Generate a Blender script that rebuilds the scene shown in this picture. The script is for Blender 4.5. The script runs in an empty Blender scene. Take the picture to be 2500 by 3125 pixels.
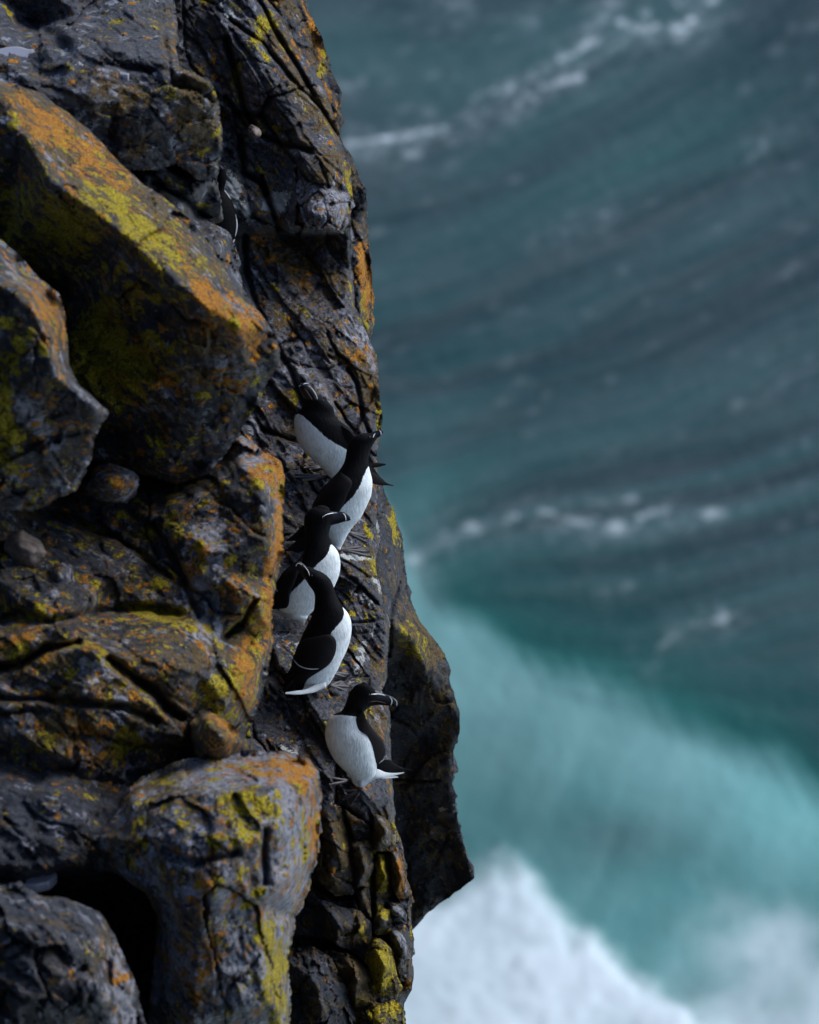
import bpy, math, random
import numpy as np
from mathutils import Vector, Matrix
from mathutils.geometry import delaunay_2d_cdt
from mathutils.bvhtree import BVHTree

scene = bpy.context.scene
COL = scene.collection
random.seed(7)

# ------------------------------------------------------------------ camera
PITCH = math.radians(40.0)
DIST = 20.0                       # distance of the ledge with the birds
CAMZ = 62.0                       # height of the camera above the sea
cam_d = bpy.data.cameras.new("camera")
cam = bpy.data.objects.new("camera", cam_d); COL.objects.link(cam)
cam.location = (0, 0, CAMZ)
cam.rotation_euler = (math.pi / 2 - PITCH, 0, 0)
cam_d.sensor_fit = 'VERTICAL'; cam_d.sensor_height = 36.0
cam_d.lens = 36.0 * DIST / 3.125
cam_d.clip_end = 20000; cam_d.clip_start = 0.5
cam_d.dof.use_dof = True
cam_d.dof.focus_distance = DIST - 0.0
cam_d.dof.aperture_fstop = (cam_d.lens / 1000.0) / 0.048
scene.camera = cam

# ------------------------------------------------------------------ sky, sun, exposure
SUN_DIR = Vector((0.80, 0.32, 0.85)).normalized()
world = bpy.data.worlds.new("World"); scene.world = world; world.use_nodes = True
wn = world.node_tree
bgn = wn.nodes['Background']; bgn.inputs[1].default_value = 0.112
sky = wn.nodes.new('ShaderNodeTexSky'); sky.sky_type = 'NISHITA'; sky.sun_disc = False
sky.sun_elevation = math.asin(SUN_DIR.z); sky.sun_rotation = math.atan2(SUN_DIR.x, SUN_DIR.y)
sky.air_density = 1.0; sky.dust_density = 1.2; sky.ozone_density = 2.2
wn.links.new(sky.outputs[0], bgn.inputs[0])
sd = bpy.data.lights.new("sun", 'SUN'); sd.energy = 1.35; sd.angle = math.radians(36); sd.color = (1.0, 0.99, 0.97)
so = bpy.data.objects.new("sun", sd); COL.objects.link(so)
so.rotation_euler = SUN_DIR.to_track_quat('Z', 'Y').to_euler()
scene.view_settings.view_transform = 'Standard'
scene.view_settings.look = 'None'
scene.view_settings.exposure = 1.0
scene.view_settings.gamma = 1.0
scene.render.engine = 'CYCLES'

# ------------------------------------------------------------------ coordinate helpers
# positions are written as (px, py, z): measures across the view of the ledge in mm,
# z in metres towards the camera from the plane of the birds.
C0 = np.array([0.0, 0.0, CAMZ])
RT = np.array([1.0, 0, 0])
UP = np.array([0, math.sin(PITCH), math.cos(PITCH)])
FW = np.array([0, math.cos(PITCH), -math.sin(PITCH)])

def W(px, py, z):
    px = np.asarray(px, float); py = np.asarray(py, float); z = np.asarray(z, float)
    d = DIST - z
    x = (px - 1250.0) / 1000.0 * d / DIST
    y = (1562.5 - py) / 1000.0 * d / DIST
    return C0 + x[..., None] * RT + y[..., None] * UP + d[..., None] * FW

def V(px, py, z):
    return Vector(W(px, py, z).tolist())

def to_px(P):
    r = P - C0
    x = r @ RT; y = r @ UP; d = r @ FW
    return 1250 + x * DIST / d * 1000, 1562.5 - y * DIST / d * 1000, DIST - d

# ------------------------------------------------------------------ noise
def _h(ix, iy, iz, seed):
    n = (ix * 374761393 + iy * 668265263 + iz * 2147483647 + seed * 1274126177).astype(np.int64) & 0xffffffff
    n = ((n ^ (n >> 13)) * 1274126177) & 0xffffffff
    n = ((n ^ (n >> 16)) * 2246822519) & 0xffffffff
    return ((n ^ (n >> 15)) & 0xffffff) / float(0xffffff)

def vnoise(x, y, z, seed=0):
    x0 = np.floor(x).astype(np.int64); y0 = np.floor(y).astype(np.int64); z0 = np.floor(z).astype(np.int64)
    fx = x - x0; fy = y - y0; fz = z - z0
    fx = fx * fx * (3 - 2 * fx); fy = fy * fy * (3 - 2 * fy); fz = fz * fz * (3 - 2 * fz)
    r = 0
    for dx in (0, 1):
        wx = fx if dx else 1 - fx
        for dy in (0, 1):
            wy = fy if dy else 1 - fy
            for dz in (0, 1):
                wz = fz if dz else 1 - fz
                r = r + wx * wy * wz * _h(x0 + dx, y0 + dy, z0 + dz, seed)
    return r * 2 - 1

def fbm(x, y, z=None, octv=5, seed=0, gain=0.5, lac=2.03):
    if z is None: z = np.zeros_like(x)
    a = 1.0; s = 0; t = 0
    for o in range(octv):
        s = s + a * vnoise(x + 17.3 * o, y - 9.1 * o, z + 5.7 * o, seed + o * 13)
        t += a; a *= gain; x = x * lac; y = y * lac; z = z * lac
    return s / t

def voro(x, y, seed=0):
    """jittered cells: returns F1, F2, cell random 0-1 x3, offset from the cell centre"""
    ix = np.floor(x).astype(np.int64); iy = np.floor(y).astype(np.int64)
    f1 = np.full(x.shape, 9.0); f2 = np.full(x.shape, 9.0)
    r1 = np.zeros(x.shape); r2 = np.zeros(x.shape); r3 = np.zeros(x.shape)
    ox = np.zeros(x.shape); oy = np.zeros(x.shape)
    zz = np.zeros_like(ix)
    for dx in (-1, 0, 1):
        for dy in (-1, 0, 1):
            cx = ix + dx; cy = iy + dy
            jx = cx + 0.5 + 0.9 * (_h(cx, cy, zz, seed) - 0.5)
            jy = cy + 0.5 + 0.9 * (_h(cx, cy, zz + 1, seed) - 0.5)
            d = np.hypot(x - jx, y - jy)
            m = d < f1
            f2 = np.where(m, f1, np.minimum(f2, d))
            f1 = np.where(m, d, f1)
            r1 = np.where(m, _h(cx, cy, zz + 2, seed), r1)
            r2 = np.where(m, _h(cx, cy, zz + 3, seed), r2)
            r3 = np.where(m, _h(cx, cy, zz + 4, seed), r3)
            ox = np.where(m, x - jx, ox); oy = np.where(m, y - jy, oy)
    return f1, f2, r1, r2, r3, ox, oy

def sstep(a, b, x):
    t = np.clip((x - a) / (b - a), 0, 1); return t * t * (3 - 2 * t)

def seg_dist(X, Y, pts, closed=False, arg=False):
    n = len(pts); best = np.full(X.shape, 1e9); bt = np.zeros(X.shape); bx = X.copy(); by = Y.copy()
    acc = 0.0
    for i in range(n if closed else n - 1):
        ax, ay = pts[i][:2]; bx_, by_ = pts[(i + 1) % n][:2]
        vx, vy = bx_ - ax, by_ - ay; L = vx * vx + vy * vy + 1e-9
        t = np.clip(((X - ax) * vx + (Y - ay) * vy) / L, 0, 1)
        qx = ax + t * vx; qy = ay + t * vy
        d = np.hypot(X - qx, Y - qy); m = d < best
        best = np.where(m, d, best); bx = np.where(m, qx, bx); by = np.where(m, qy, by)
        bt = np.where(m, acc + t * math.sqrt(L), bt); acc += math.sqrt(L)
    if arg: return best, bx, by, bt / max(acc, 1e-9)
    return best

def inside(X, Y, pts):
    r = np.zeros(X.shape, bool); n = len(pts)
    for i in range(n):
        x1, y1 = pts[i][:2]; x2, y2 = pts[(i + 1) % n][:2]
        if y1 == y2: continue
        c = ((y1 > Y) != (y2 > Y)) & (X < (x2 - x1) * (Y - y1) / (y2 - y1) + x1)
        r ^= c
    return r

def tri_interp(X, Y, ctrl):
    """piecewise linear surface through (px, py, z) points"""
    vs = [Vector((c[0], c[1])) for c in ctrl]
    out = delaunay_2d_cdt(vs, [], [], 0, 1e-4)
    verts, faces, orig = out[0], out[2], out[3]
    zs = [ctrl[o[0]][2] if o else 0 for o in orig]
    Z = np.full(X.shape, np.nan)
    for f in faces:
        a, b, c = f
        x1, y1 = verts[a]; x2, y2 = verts[b]; x3, y3 = verts[c]
        den = (y2 - y3) * (x1 - x3) + (x3 - x2) * (y1 - y3)
        if abs(den) < 1e-9: continue
        x_lo, x_hi, y_lo, y_hi = min(x1, x2, x3), max(x1, x2, x3), min(y1, y2, y3), max(y1, y2, y3)
        m = (X >= x_lo - 1) & (X <= x_hi + 1) & (Y >= y_lo - 1) & (Y <= y_hi + 1)
        if not m.any(): continue
        xs = X[m]; ys = Y[m]
        l1 = ((y2 - y3) * (xs - x3) + (x3 - x2) * (ys - y3)) / den
        l2 = ((y3 - y1) * (xs - x3) + (x1 - x3) * (ys - y3)) / den
        l3 = 1 - l1 - l2
        ok = (l1 > -1e-6) & (l2 > -1e-6) & (l3 > -1e-6)
        zz = Z[m]; zz[ok] = (l1 * zs[a] + l2 * zs[b] + l3 * zs[c])[ok]; Z[m] = zz
    bad = np.isnan(Z)
    if bad.any():                                    # outside the hull: inverse distance
        xs = X[bad]; ys = Y[bad]; num = 0; dn = 0
        for c in ctrl:
            w = 1.0 / ((xs - c[0]) ** 2 + (ys - c[1]) ** 2 + 10) ** 1.5
            num = num + w * c[2]; dn = dn + w
        Z[bad] = num / dn
    return Z

def blur(Z, it):
    for _ in range(it):
        P = np.pad(Z, 1, mode='edge')
        Z = (P[1:-1, 1:-1] * 4 + P[:-2, 1:-1] * 2 + P[2:, 1:-1] * 2 + P[1:-1, :-2] * 2 + P[1:-1, 2:] * 2
             + P[:-2, :-2] + P[2:, 2:] + P[:-2, 2:] + P[2:, :-2]) / 16
    return Z

# ------------------------------------------------------------------ object helpers
def mesh_obj(name, verts, faces, mat, parent=None, smooth=True, origin=None, attrs=None):
    V_ = np.asarray(verts, float)
    if origin is None: origin = V_.mean(axis=0)
    origin = np.asarray(origin, float)
    me = bpy.data.meshes.new(name)
    loc = V_ - origin
    if isinstance(faces, np.ndarray) and faces.ndim == 2:
        k = faces.shape[1]
        me.vertices.add(len(loc)); me.vertices.foreach_set('co', loc.astype(np.float32).ravel())
        me.loops.add(faces.size); me.loops.foreach_set('vertex_index', faces.astype(np.int32).ravel())
        me.polygons.add(len(faces)); me.polygons.foreach_set('loop_start', np.arange(0, faces.size, k, dtype=np.int32))
        me.update(calc_edges=True); me.validate()
    else:
        me.from_pydata([tuple(v) for v in loc], [], [tuple(int(i) for i in f) for f in faces]); me.update()
    if smooth: me.polygons.foreach_set('use_smooth', [True] * len(me.polygons))
    if attrs:
        for an, av in attrs.items():
            av = np.asarray(av, np.float32)
            if av.ndim == 1:
                a = me.attributes.new(an, 'FLOAT', 'POINT'); a.data.foreach_set('value', av)
            else:
                a = me.attributes.new(an, 'FLOAT_COLOR', 'POINT')
                full = np.ones((len(av), 4), np.float32); full[:, :av.shape[1]] = av
                a.data.foreach_set('color', full.ravel())
    me.materials.append(mat)
    o = bpy.data.objects.new(name, me); COL.objects.link(o)
    o.location = origin.tolist()
    if parent is not None:
        o.parent = parent
        o.location = (Vector(origin.tolist()) - Vector(parent.location))
        if parent.parent: o.location = Vector(origin.tolist()) - Vector(parent.parent.location) - Vector(parent.location)
    return o

def tag(o, label=None, cat=None, group=None, kind=None):
    if label: o['label'] = label
    if cat: o['category'] = cat
    if group: o['group'] = group
    if kind: o['kind'] = kind
    return o

# ------------------------------------------------------------------ node helpers
class NT:
    def __init__(s, name):
        s.m = bpy.data.materials.new(name); s.m.use_nodes = True; s.t = s.m.node_tree
        s.b = s.t.nodes['Principled BSDF']; s.out = s.t.nodes['Material Output']
    def n(s, ty, **kw):
        nd = s.t.nodes.new(ty)
        for k, v in kw.items(): setattr(nd, k, v)
        return nd
    def set(s, inp, v):
        if isinstance(v, bpy.types.NodeSocket): s.t.links.new(v, inp)
        elif v is not None:
            if hasattr(inp, 'default_value') and isinstance(v, tuple) and len(v) == 3 and inp.type == 'RGBA': v = v + (1,)
            inp.default_value = v
    def math(s, op, a, b=None, c=None, clamp=False):
        nd = s.n('ShaderNodeMath', operation=op, use_clamp=clamp)
        s.set(nd.inputs[0], a)
        if b is not None: s.set(nd.inputs[1], b)
        if c is not None: s.set(nd.inputs[2], c)
        return nd.outputs[0]
    def noise(s, vec, scale, detail=5, rough=0.55, dist=0.0, out=0):
        nd = s.n('ShaderNodeTexNoise'); s.set(nd.inputs['Vector'], vec)
        nd.inputs['Scale'].default_value = scale; nd.inputs['Detail'].default_value = detail
        nd.inputs['Roughness'].default_value = rough; nd.inputs['Distortion'].default_value = dist
        return nd.outputs[out]
    def voro(s, vec, scale, feat='F1', out='Distance', rnd=1.0):
        nd = s.n('ShaderNodeTexVoronoi', feature=feat); s.set(nd.inputs['Vector'], vec)
        nd.inputs['Scale'].default_value = scale; nd.inputs['Randomness'].default_value = rnd
        return nd.outputs[out]
    def mix(s, f, a, b):
        nd = s.n('ShaderNodeMix', data_type='RGBA')
        s.set(nd.inputs[0], f); s.set(nd.inputs[6], a); s.set(nd.inputs[7], b)
        return nd.outputs[2]
    def mapr(s, v, a, b, c=0.0, d=1.0, smooth=True):
        nd = s.n('ShaderNodeMapRange', interpolation_type='SMOOTHSTEP' if smooth else 'LINEAR')
        s.set(nd.inputs[0], v); s.set(nd.inputs[1], a); s.set(nd.inputs[2], b); s.set(nd.inputs[3], c); s.set(nd.inputs[4], d)
        return nd.outputs[0]
    def attr(s, name):
        nd = s.n('ShaderNodeAttribute', attribute_name=name); return nd
    def sep(s, c):
        nd = s.n('ShaderNodeSeparateColor'); s.set(nd.inputs[0], c); return nd.outputs
    def obj(s):
        return s.n('ShaderNodeTexCoord').outputs['Object']
    def scale(s, vec, sc, rot=(0, 0, 0)):
        nd = s.n('ShaderNodeMapping'); s.set(nd.inputs[0], vec)
        nd.inputs['Scale'].default_value = sc; nd.inputs['Rotation'].default_value = rot
        return nd.outputs[0]
    def bump(s, h, strength, dist, nrm=None):
        nd = s.n('ShaderNodeBump'); nd.inputs['Strength'].default_value = strength
        nd.inputs['Distance'].default_value = dist; s.set(nd.inputs['Height'], h)
        if nrm is not None: s.set(nd.inputs['Normal'], nrm)
        return nd.outputs[0]

def rock_material(name):
    """basalt with lichen. attribute 'lich': r orange, g yellow-green, b pale grey crust;
    attribute 'tone': r ochre film, g wet, b bird droppings"""
    s = NT(name); co = s.obj()
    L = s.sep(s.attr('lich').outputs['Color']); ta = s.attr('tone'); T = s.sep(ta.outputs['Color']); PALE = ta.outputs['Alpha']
    big = s.noise(co, 3.0, 6, 0.6); mid = s.noise(co, 14.0, 8, 0.65); fine = s.noise(co, 70.0, 6, 0.7)
    grain = s.noise(s.scale(co, (1, 1, 3.2), (0.5, 0.35, 0.2)), 45.0, 8, 0.7, 0.4)
    col = s.mix(s.mapr(mid, 0.36, 0.64), (0.008, 0.012, 0.022), (0.070, 0.078, 0.102))
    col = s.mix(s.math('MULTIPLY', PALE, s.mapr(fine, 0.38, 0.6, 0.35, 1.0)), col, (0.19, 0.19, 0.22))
    col = s.mix(s.mapr(big, 0.42, 0.66, 0.0, 0.5), col, (0.045, 0.038, 0.036))
    col = s.mix(s.mapr(grain, 0.48, 0.70, 0.0, 0.55), col, (0.105, 0.108, 0.128))
    col = s.mix(s.mapr(fine, 0.56, 0.42, 0.0, 0.5), col, (0.006, 0.007, 0.011))
    def mask(nz, w, sharp, lo=0.66, k=0.30):
        th = s.math('MULTIPLY_ADD', w, -k, lo)
        return s.math('MULTIPLY', s.math('SUBTRACT', nz, th), sharp, clamp=True)
    def two(rot, s1, s2, f=0.45):
        v = s.scale(co, (1, 1, 1), rot)
        n_ = s.math('ADD', s.math('MULTIPLY', s.noise(v, s1, 5, 0.6), 1 - f), s.math('MULTIPLY', s.noise(v, s2, 5, 0.62), f))
        return s.math('MULTIPLY_ADD', n_, 1.55, 0.5 - 0.5 * 1.55)
    n_o = two((0, 0, 0), 13.0, 48.0); n_y = two((1.1, 0.4, 2.0), 17.0, 60.0)
    n_g = two((2.1, 1.4, 0.3), 12.0, 44.0); n_b = two((0.3, 2.4, 1.3), 8.0, 34.0, 0.5)
    def rosette(rot, sc, w, lim, k):
        v = s.scale(co, (1, 1, 1), rot)
        vn = s.n('ShaderNodeTexVoronoi'); s.set(vn.inputs['Vector'], v); vn.inputs['Scale'].default_value = sc
        d = s.math('ADD', vn.outputs['Distance'], s.math('MULTIPLY', s.math('SUBTRACT', s.noise(v, sc * 3.2, 5, 0.65), 0.5), 0.75))
        cr = s.sep(vn.outputs['Color'])
        rad = s.math('MULTIPLY_ADD', cr[1], 0.26, lim)
        gate = s.math('GREATER_THAN', s.math('MULTIPLY', w, k), cr[0])
        return s.math('MULTIPLY', gate, s.math('MULTIPLY', s.math('SUBTRACT', rad, d), 18.0, clamp=True))
    f2 = s.noise(co, 160.0, 4, 0.6)
    # ochre film
    mb = s.math('MAXIMUM', mask(n_b, T[0], 18.0), s.math('MULTIPLY', rosette((2.4, 1.7, 0.1), 30.0, T[0], 0.22, 0.7), 0.8))
    oc = s.mix(s.mapr(f2, 0.38, 0.62), (0.050, 0.032, 0.010), (0.23, 0.140, 0.030))
    col = s.mix(s.math('MULTIPLY', mb, 0.88), col, oc)
    # pale crust
    mg = mask(n_g, L[2], 14.0)
    gc = s.mix(s.mapr(fine, 0.35, 0.65), (0.16, 0.165, 0.195), (0.48, 0.49, 0.57))
    col = s.mix(s.math('MULTIPLY', mg, 0.85), col, gc)
    # orange
    mo = s.math('MAXIMUM', mask(n_o, L[0], 24.0), rosette((0.4, 1.2, 0.2), 24.0, L[0], 0.20, 1.2))
    orc = s.mix(s.mapr(f2, 0.40, 0.62), (0.26, 0.11, 0.008), (0.74, 0.29, 0.014))
    col = s.mix(mo, col, orc)
    # yellow green
    my = s.math('MAXIMUM', mask(n_y, L[1], 24.0), rosette((1.4, 0.2, 0.9), 17.0, L[1], 0.22, 1.3))
    yc = s.mix(s.mapr(f2, 0.38, 0.62), (0.16, 0.125, 0.004), (0.66, 0.50, 0.008))
    col = s.mix(my, col, yc)
    # black crust flecks over everything
    n_k = two((0.9, 0.2, 2.6), 15.0, 55.0, 0.5)
    mk = s.mapr(n_k, 0.585, 0.635, 0.0, 0.88)
    col = s.mix(mk, col, (0.008, 0.010, 0.015))
    # droppings
    n_w = s.noise(s.scale(co, (1, 1, 1), (1.7, 0.1, 0.9)), 60.0, 5, 0.7, 0.5)
    mw = mask(n_w, T[2], 16.0, 0.74, 0.40)
    col = s.mix(mw, col, (0.62, 0.64, 0.63))
    s.set(s.b.inputs['Base Color'], col)
    lich = s.math('ADD', s.math('ADD', mo, my), s.math('MULTIPLY', mg, 0.6), clamp=True)
    ro = s.mapr(fine, 0.35, 0.65, 0.42, 0.72)
    wet = s.math('MULTIPLY', T[1], s.mapr(mid, 0.36, 0.56))
    ro = s.math('SUBTRACT', ro, s.math('MULTIPLY', wet, 0.30))
    ro = s.math('MAXIMUM', ro, s.math('MULTIPLY', lich, 0.9))
    s.set(s.b.inputs['Roughness'], ro)
    s.b.inputs['Specular IOR Level'].default_value = 0.45
    h = s.math('ADD', s.math('MULTIPLY', mid, 1.0), s.math('MULTIPLY', grain, 0.7))
    h = s.math('ADD', h, s.math('MULTIPLY', fine, 0.6))
    h = s.math('ADD', h, s.math('MULTIPLY', lich, s.math('MULTIPLY_ADD', f2, 0.35, 0.02)))
    s.set(s.b.inputs['Normal'], s.bump(h, 1.0, 0.028))
    return s.m

M_ROCK = rock_material("basalt_with_lichen")

# ------------------------------------------------------------------ unseen land behind and left of the camera, added to block sky light
def light_blocking_land():
    gx = np.arange(-90, 60, 0.9); gy = np.arange(-70, 90, 0.9); X, Y = np.meshgrid(gx, gy)
    n = fbm(X / 9, Y / 9, octv=5, seed=900)
    xe = np.where(Y > 1.0, -3.4 - 0.02 * np.clip(Y - 22, 0, 99) ** 1.5, 14.0 - 0.4 * (Y + 2)) + n * 0.5
    din = xe - X
    ye = np.where(X > -3.4, -1.0 - Y, 99)
    d = np.minimum(din, ye)
    left = 50.5 + 0.6 * np.clip(-3.4 - X, 0, 40) + 0.02 * (20 - Y)
    behind = 60.2 + 0.35 * np.clip(-1.0 - Y, 0, 60)
    land = np.maximum(left * (X < -3.4) + (X >= -3.4) * 40, np.where(Y < -1, behind, 40)) + n * 1.2
    Z = np.where(d > 0, land, -4.0)
    ny, nx = X.shape; idg = np.arange(ny * nx).reshape(ny, nx)
    F = np.stack([idg[:-1, :-1], idg[:-1, 1:], idg[1:, 1:], idg[1:, :-1]], -1).reshape(-1, 4)
    s = NT("blocker_turf_and_rock"); co = s.obj(); nn = s.noise(co, 0.6, 8, 0.65); n2 = s.noise(co, 6, 6, 0.65)
    c = s.mix(s.mapr(nn, 0.42, 0.6), (0.03, 0.03, 0.032), (0.035, 0.05, 0.018)); c = s.mix(s.mapr(n2, 0.4, 0.65, 0, 0.6), c, (0.012, 0.014, 0.012))
    s.set(s.b.inputs['Base Color'], c); s.b.inputs['Roughness'].default_value = 0.95; s.set(s.b.inputs['Normal'], s.bump(n2, 0.8, 0.2))
    o = mesh_obj('light_blocking_land', np.stack([X, Y, Z], -1).reshape(-1, 3), F, s.m, origin=(0, 0, 0)); tag(o, kind='structure')
light_blocking_land()

# ------------------------------------------------------------------ rocks
def lich_fields(X, Y, base, blobs):
    out = {k: np.full(X.shape, base.get(k, 0.0)) for k in 'oygbwsp'}
    X = X + 34 * fbm(X / 60, Y / 60, octv=5, seed=701, gain=0.6); Y = Y + 34 * fbm(X / 60 + 40, Y / 60, octv=5, seed=702, gain=0.6)
    for (ch, cx, cy, rx, ry, ang, st) in blobs:
        a = math.radians(ang); dx = X - cx; dy = Y - cy
        u = (dx * math.cos(a) + dy * math.sin(a)) / rx; v = (-dx * math.sin(a) + dy * math.cos(a)) / ry
        g = np.exp(-(u * u + v * v) ** 1.3)
        out[ch] = out[ch] + st * g
    return out

ROCKS = {}
def rock(name, outline, ctrl, step=5.0, soft=3, edge_r=30, edge_d=0.06, thick=1.6, back=(0, 0),
         facet=(), rough=0.02, rough_s=6.0, cracks=(), base={}, blobs=(), seed=1, wob=5.0, parent=None, mat=None, warp=26, terr=(0.35, 0.25, 0.25)):
    """A closed solid rock: front surface through ctrl, broken into facets, cracks and grain,
    sides and back of full thickness. facet: tuples (cell px, stretch, angle deg, relief m, crack depth m)."""
    # roughen the outline
    pts = []
    n = len(outline)
    for i in range(n):
        a = np.array(outline[i][:2], float); b = np.array(outline[(i + 1) % n][:2], float)
        k = max(1, int(np.hypot(*(b - a)) / 9))
        for j in range(k): pts.append(a + (b - a) * j / k)
    pts = np.array(pts)
    nx = fbm(pts[:, 0] / 45, pts[:, 1] / 45, octv=4, seed=seed + 50) * wob * 1.6
    ny = fbm(pts[:, 0] / 45 + 31, pts[:, 1] / 45, octv=4, seed=seed + 60) * wob * 1.6
    pts = pts + np.stack([nx, ny], 1)
    x0, y0 = pts.min(0) - step; x1, y1 = pts.max(0) + step
    xs = np.arange(x0, x1 + step, step); ys = np.arange(y0, y1 + step, step)
    X, Y = np.meshgrid(xs, ys)
    ins = inside(X, Y, pts)
    Z = tri_interp(X, Y, list(ctrl))
    Z = blur(Z, soft)
    D, QX, QY, _ = seg_dist(X, Y, pts, True, True)
    # domain warp for natural breaks
    wx = X + fbm(X / 70, Y / 70, octv=5, seed=seed + 3) * warp; wy = Y + fbm(X / 70 + 9, Y / 70, octv=5, seed=seed + 4) * warp
    for i, (cs, st, ang, rel, cr) in enumerate(facet):
        a = math.radians(ang)
        u = (wx * math.cos(a) + wy * math.sin(a)) / (cs * st); v = (-wx * math.sin(a) + wy * math.cos(a)) / cs
        f1, f2, r1, r2, r3, ox, oy = voro(u, v, seed + 100 * i)
        Z = Z + rel * 0.75 * ((r1 - 0.5) * 0.8 + (r2 - 0.5) * 1.7 * ox + (r3 - 0.5) * 1.7 * oy)
        e = f2 - f1
        Z = Z - cr * np.exp(-(e / 0.06) ** 2) * np.clip(r2 * 2.2 - 1.0, 0, 1.2)
        # broken ledges along the bedding
        tn = fbm(u * 0.45 + 7, v * 1.5, octv=5, seed=seed + 500 + i, gain=0.55) * 5.0
        fr = tn - np.floor(tn)
        Z = Z + rel * terr[i] * (np.floor(tn) + sstep(0.72, 1.0, fr)) / 2.5
    for (cp, w, dep) in cracks:
        d = seg_dist(wx * 0.35 + X * 0.65, wy * 0.35 + Y * 0.65, cp)
        Z = Z - dep * np.exp(-(d / w) ** 2)
    ss = 1000.0 / rough_s
    r = fbm(X / ss, Y / ss, Z * 3, octv=7, seed=seed, gain=0.58)
    rid = 1 - np.abs(fbm(X / ss * 1.7 + 3, Y / ss * 1.7, Z * 3, octv=6, seed=seed + 8, gain=0.6)) * 2
    Z = Z + rough * (r * 1.4 + rid * 0.7)
    rr = np.clip(D / edge_r, 0, 1)
    Z = Z - edge_d * (1 - np.sqrt(np.clip(1 - (1 - rr) ** 2, 0, 1)))
    # lay out grid cells
    ids = -np.ones(X.shape, int)
    cell = ins[:-1, :-1] & ins[1:, :-1] & ins[:-1, 1:] & ins[1:, 1:]
    use = np.zeros(X.shape, bool)
    use[:-1, :-1] |= cell; use[1:, :-1] |= cell; use[:-1, 1:] |= cell; use[1:, 1:] |= cell
    ids[use] = np.arange(use.sum())
    a = ids[:-1, :-1][cell]; b = ids[:-1, 1:][cell]; c = ids[1:, 1:][cell]; d = ids[1:, :-1][cell]
    F = np.stack([a, d, c, b], 1)
    # boundary edges
    from collections import Counter
    E = np.concatenate([F[:, [0, 1]], F[:, [1, 2]], F[:, [2, 3]], F[:, [3, 0]]])
    key = E[:, 0].astype(np.int64) * 10_000_000 + E[:, 1]; rkey = E[:, 1].astype(np.int64) * 10_000_000 + E[:, 0]
    bd = E[~np.isin(key, rkey)]
    fx = X[use].copy(); fy = Y[use].copy(); fz = Z[use].copy()
    bv = np.unique(bd)
    fx[bv] = 0.25 * fx[bv] + 0.75 * QX[use][bv]; fy[bv] = 0.25 * fy[bv] + 0.75 * QY[use][bv]
    cx, cy = pts.mean(0)
    verts = [W(fx, fy, fz)]; allF = [F]
    LF = lich_fields(fx, fy, base, blobs)
    nl = len(fx)
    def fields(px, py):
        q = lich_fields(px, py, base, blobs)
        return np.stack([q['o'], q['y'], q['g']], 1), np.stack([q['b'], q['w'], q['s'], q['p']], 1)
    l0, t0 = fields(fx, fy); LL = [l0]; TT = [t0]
    # skirt
    remap_prev = {int(v): int(v) for v in bv}
    rings = 16; count = nl
    bx, by, bz = fx[bv], fy[bv], fz[bv]
    order = {int(v): i for i, v in enumerate(bv)}
    prev = bv.copy()
    bi = np.array([order[int(v)] for v in bd[:, 0]]); bj = np.array([order[int(v)] for v in bd[:, 1]])
    for r_ in range(1, rings + 1):
        t = r_ / rings; dep = thick * (t ** 1.6)
        shr = 1 - 0.10 * t
        px = cx + (bx - cx) * shr + back[0] * t; py = cy + (by - cy) * shr + back[1] * t
        nz = fbm(px / 60, py / 60, np.full(px.shape, dep * 12), octv=4, seed=seed + 77)
        px = px + nz * 34 * min(1, t * 3); py = py + nz * 26 * min(1, t * 3)
        verts.append(W(px, py, bz - dep))
        l_, t_ = fields(bx + 60 * np.sin(dep * 9 + seed), by + 60 * np.cos(dep * 7 + seed)); LL.append(l_ * (1 - 0.45 * t)); TT.append(t_)
        cur = np.arange(count, count + len(bv)); count += len(bv)
        allF.append(np.stack([prev[bi], cur[bi], cur[bj], prev[bj]], 1)[:, ::-1])
        prev = cur
    # back cap
    pc = W(cx + back[0], cy + back[1], float(bz.mean() - thick - 0.05))
    verts.append(pc[None, :]); LL.append(l0[:1]); TT.append(t0[:1])
    capi = count
    tri = np.stack([prev[bj], prev[bi], np.full(len(bi), capi), np.full(len(bi), capi)], 1)
    Vv = np.concatenate(verts); FF = np.concatenate(allF)
    me_faces = [tuple(f) for f in FF.tolist()] if False else None
    # triangles of the cap are written as separate small fan
    obj = mesh_obj_mixed(name, Vv, FF, tri[:, :3], mat or M_ROCK, attrs={'lich': np.concatenate(LL), 'tone': np.concatenate(TT)})
    ROCKS[name] = ROCKS.get(name, []) + [(Vv, FF)]
    return obj

def mesh_obj_mixed(name, verts, quads, tris, mat, attrs=None):
    origin = verts.mean(axis=0)
    me = bpy.data.meshes.new(name); loc = verts - origin
    me.vertices.add(len(loc)); me.vertices.foreach_set('co', loc.astype(np.float32).ravel())
    li = np.concatenate([quads.ravel(), tris.ravel()]).astype(np.int32)
    me.loops.add(len(li)); me.loops.foreach_set('vertex_index', li)
    st = np.concatenate([np.arange(0, quads.size, 4), quads.size + np.arange(0, tris.size, 3)]).astype(np.int32)
    me.polygons.add(len(st)); me.polygons.foreach_set('loop_start', st)
    me.update(calc_edges=True)
    me.polygons.foreach_set('use_smooth', [True] * len(st))
    for an, av in (attrs or {}).items():
        a = me.attributes.new(an, 'FLOAT_COLOR', 'POINT'); full = np.ones((len(av), 4), np.float32)
        full[:, :av.shape[1]] = av; a.data.foreach_set('color', full.ravel())
    me.materials.append(mat)
    o = bpy.data.objects.new(name, me); COL.objects.link(o); o.location = origin.tolist()
    return o

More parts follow.
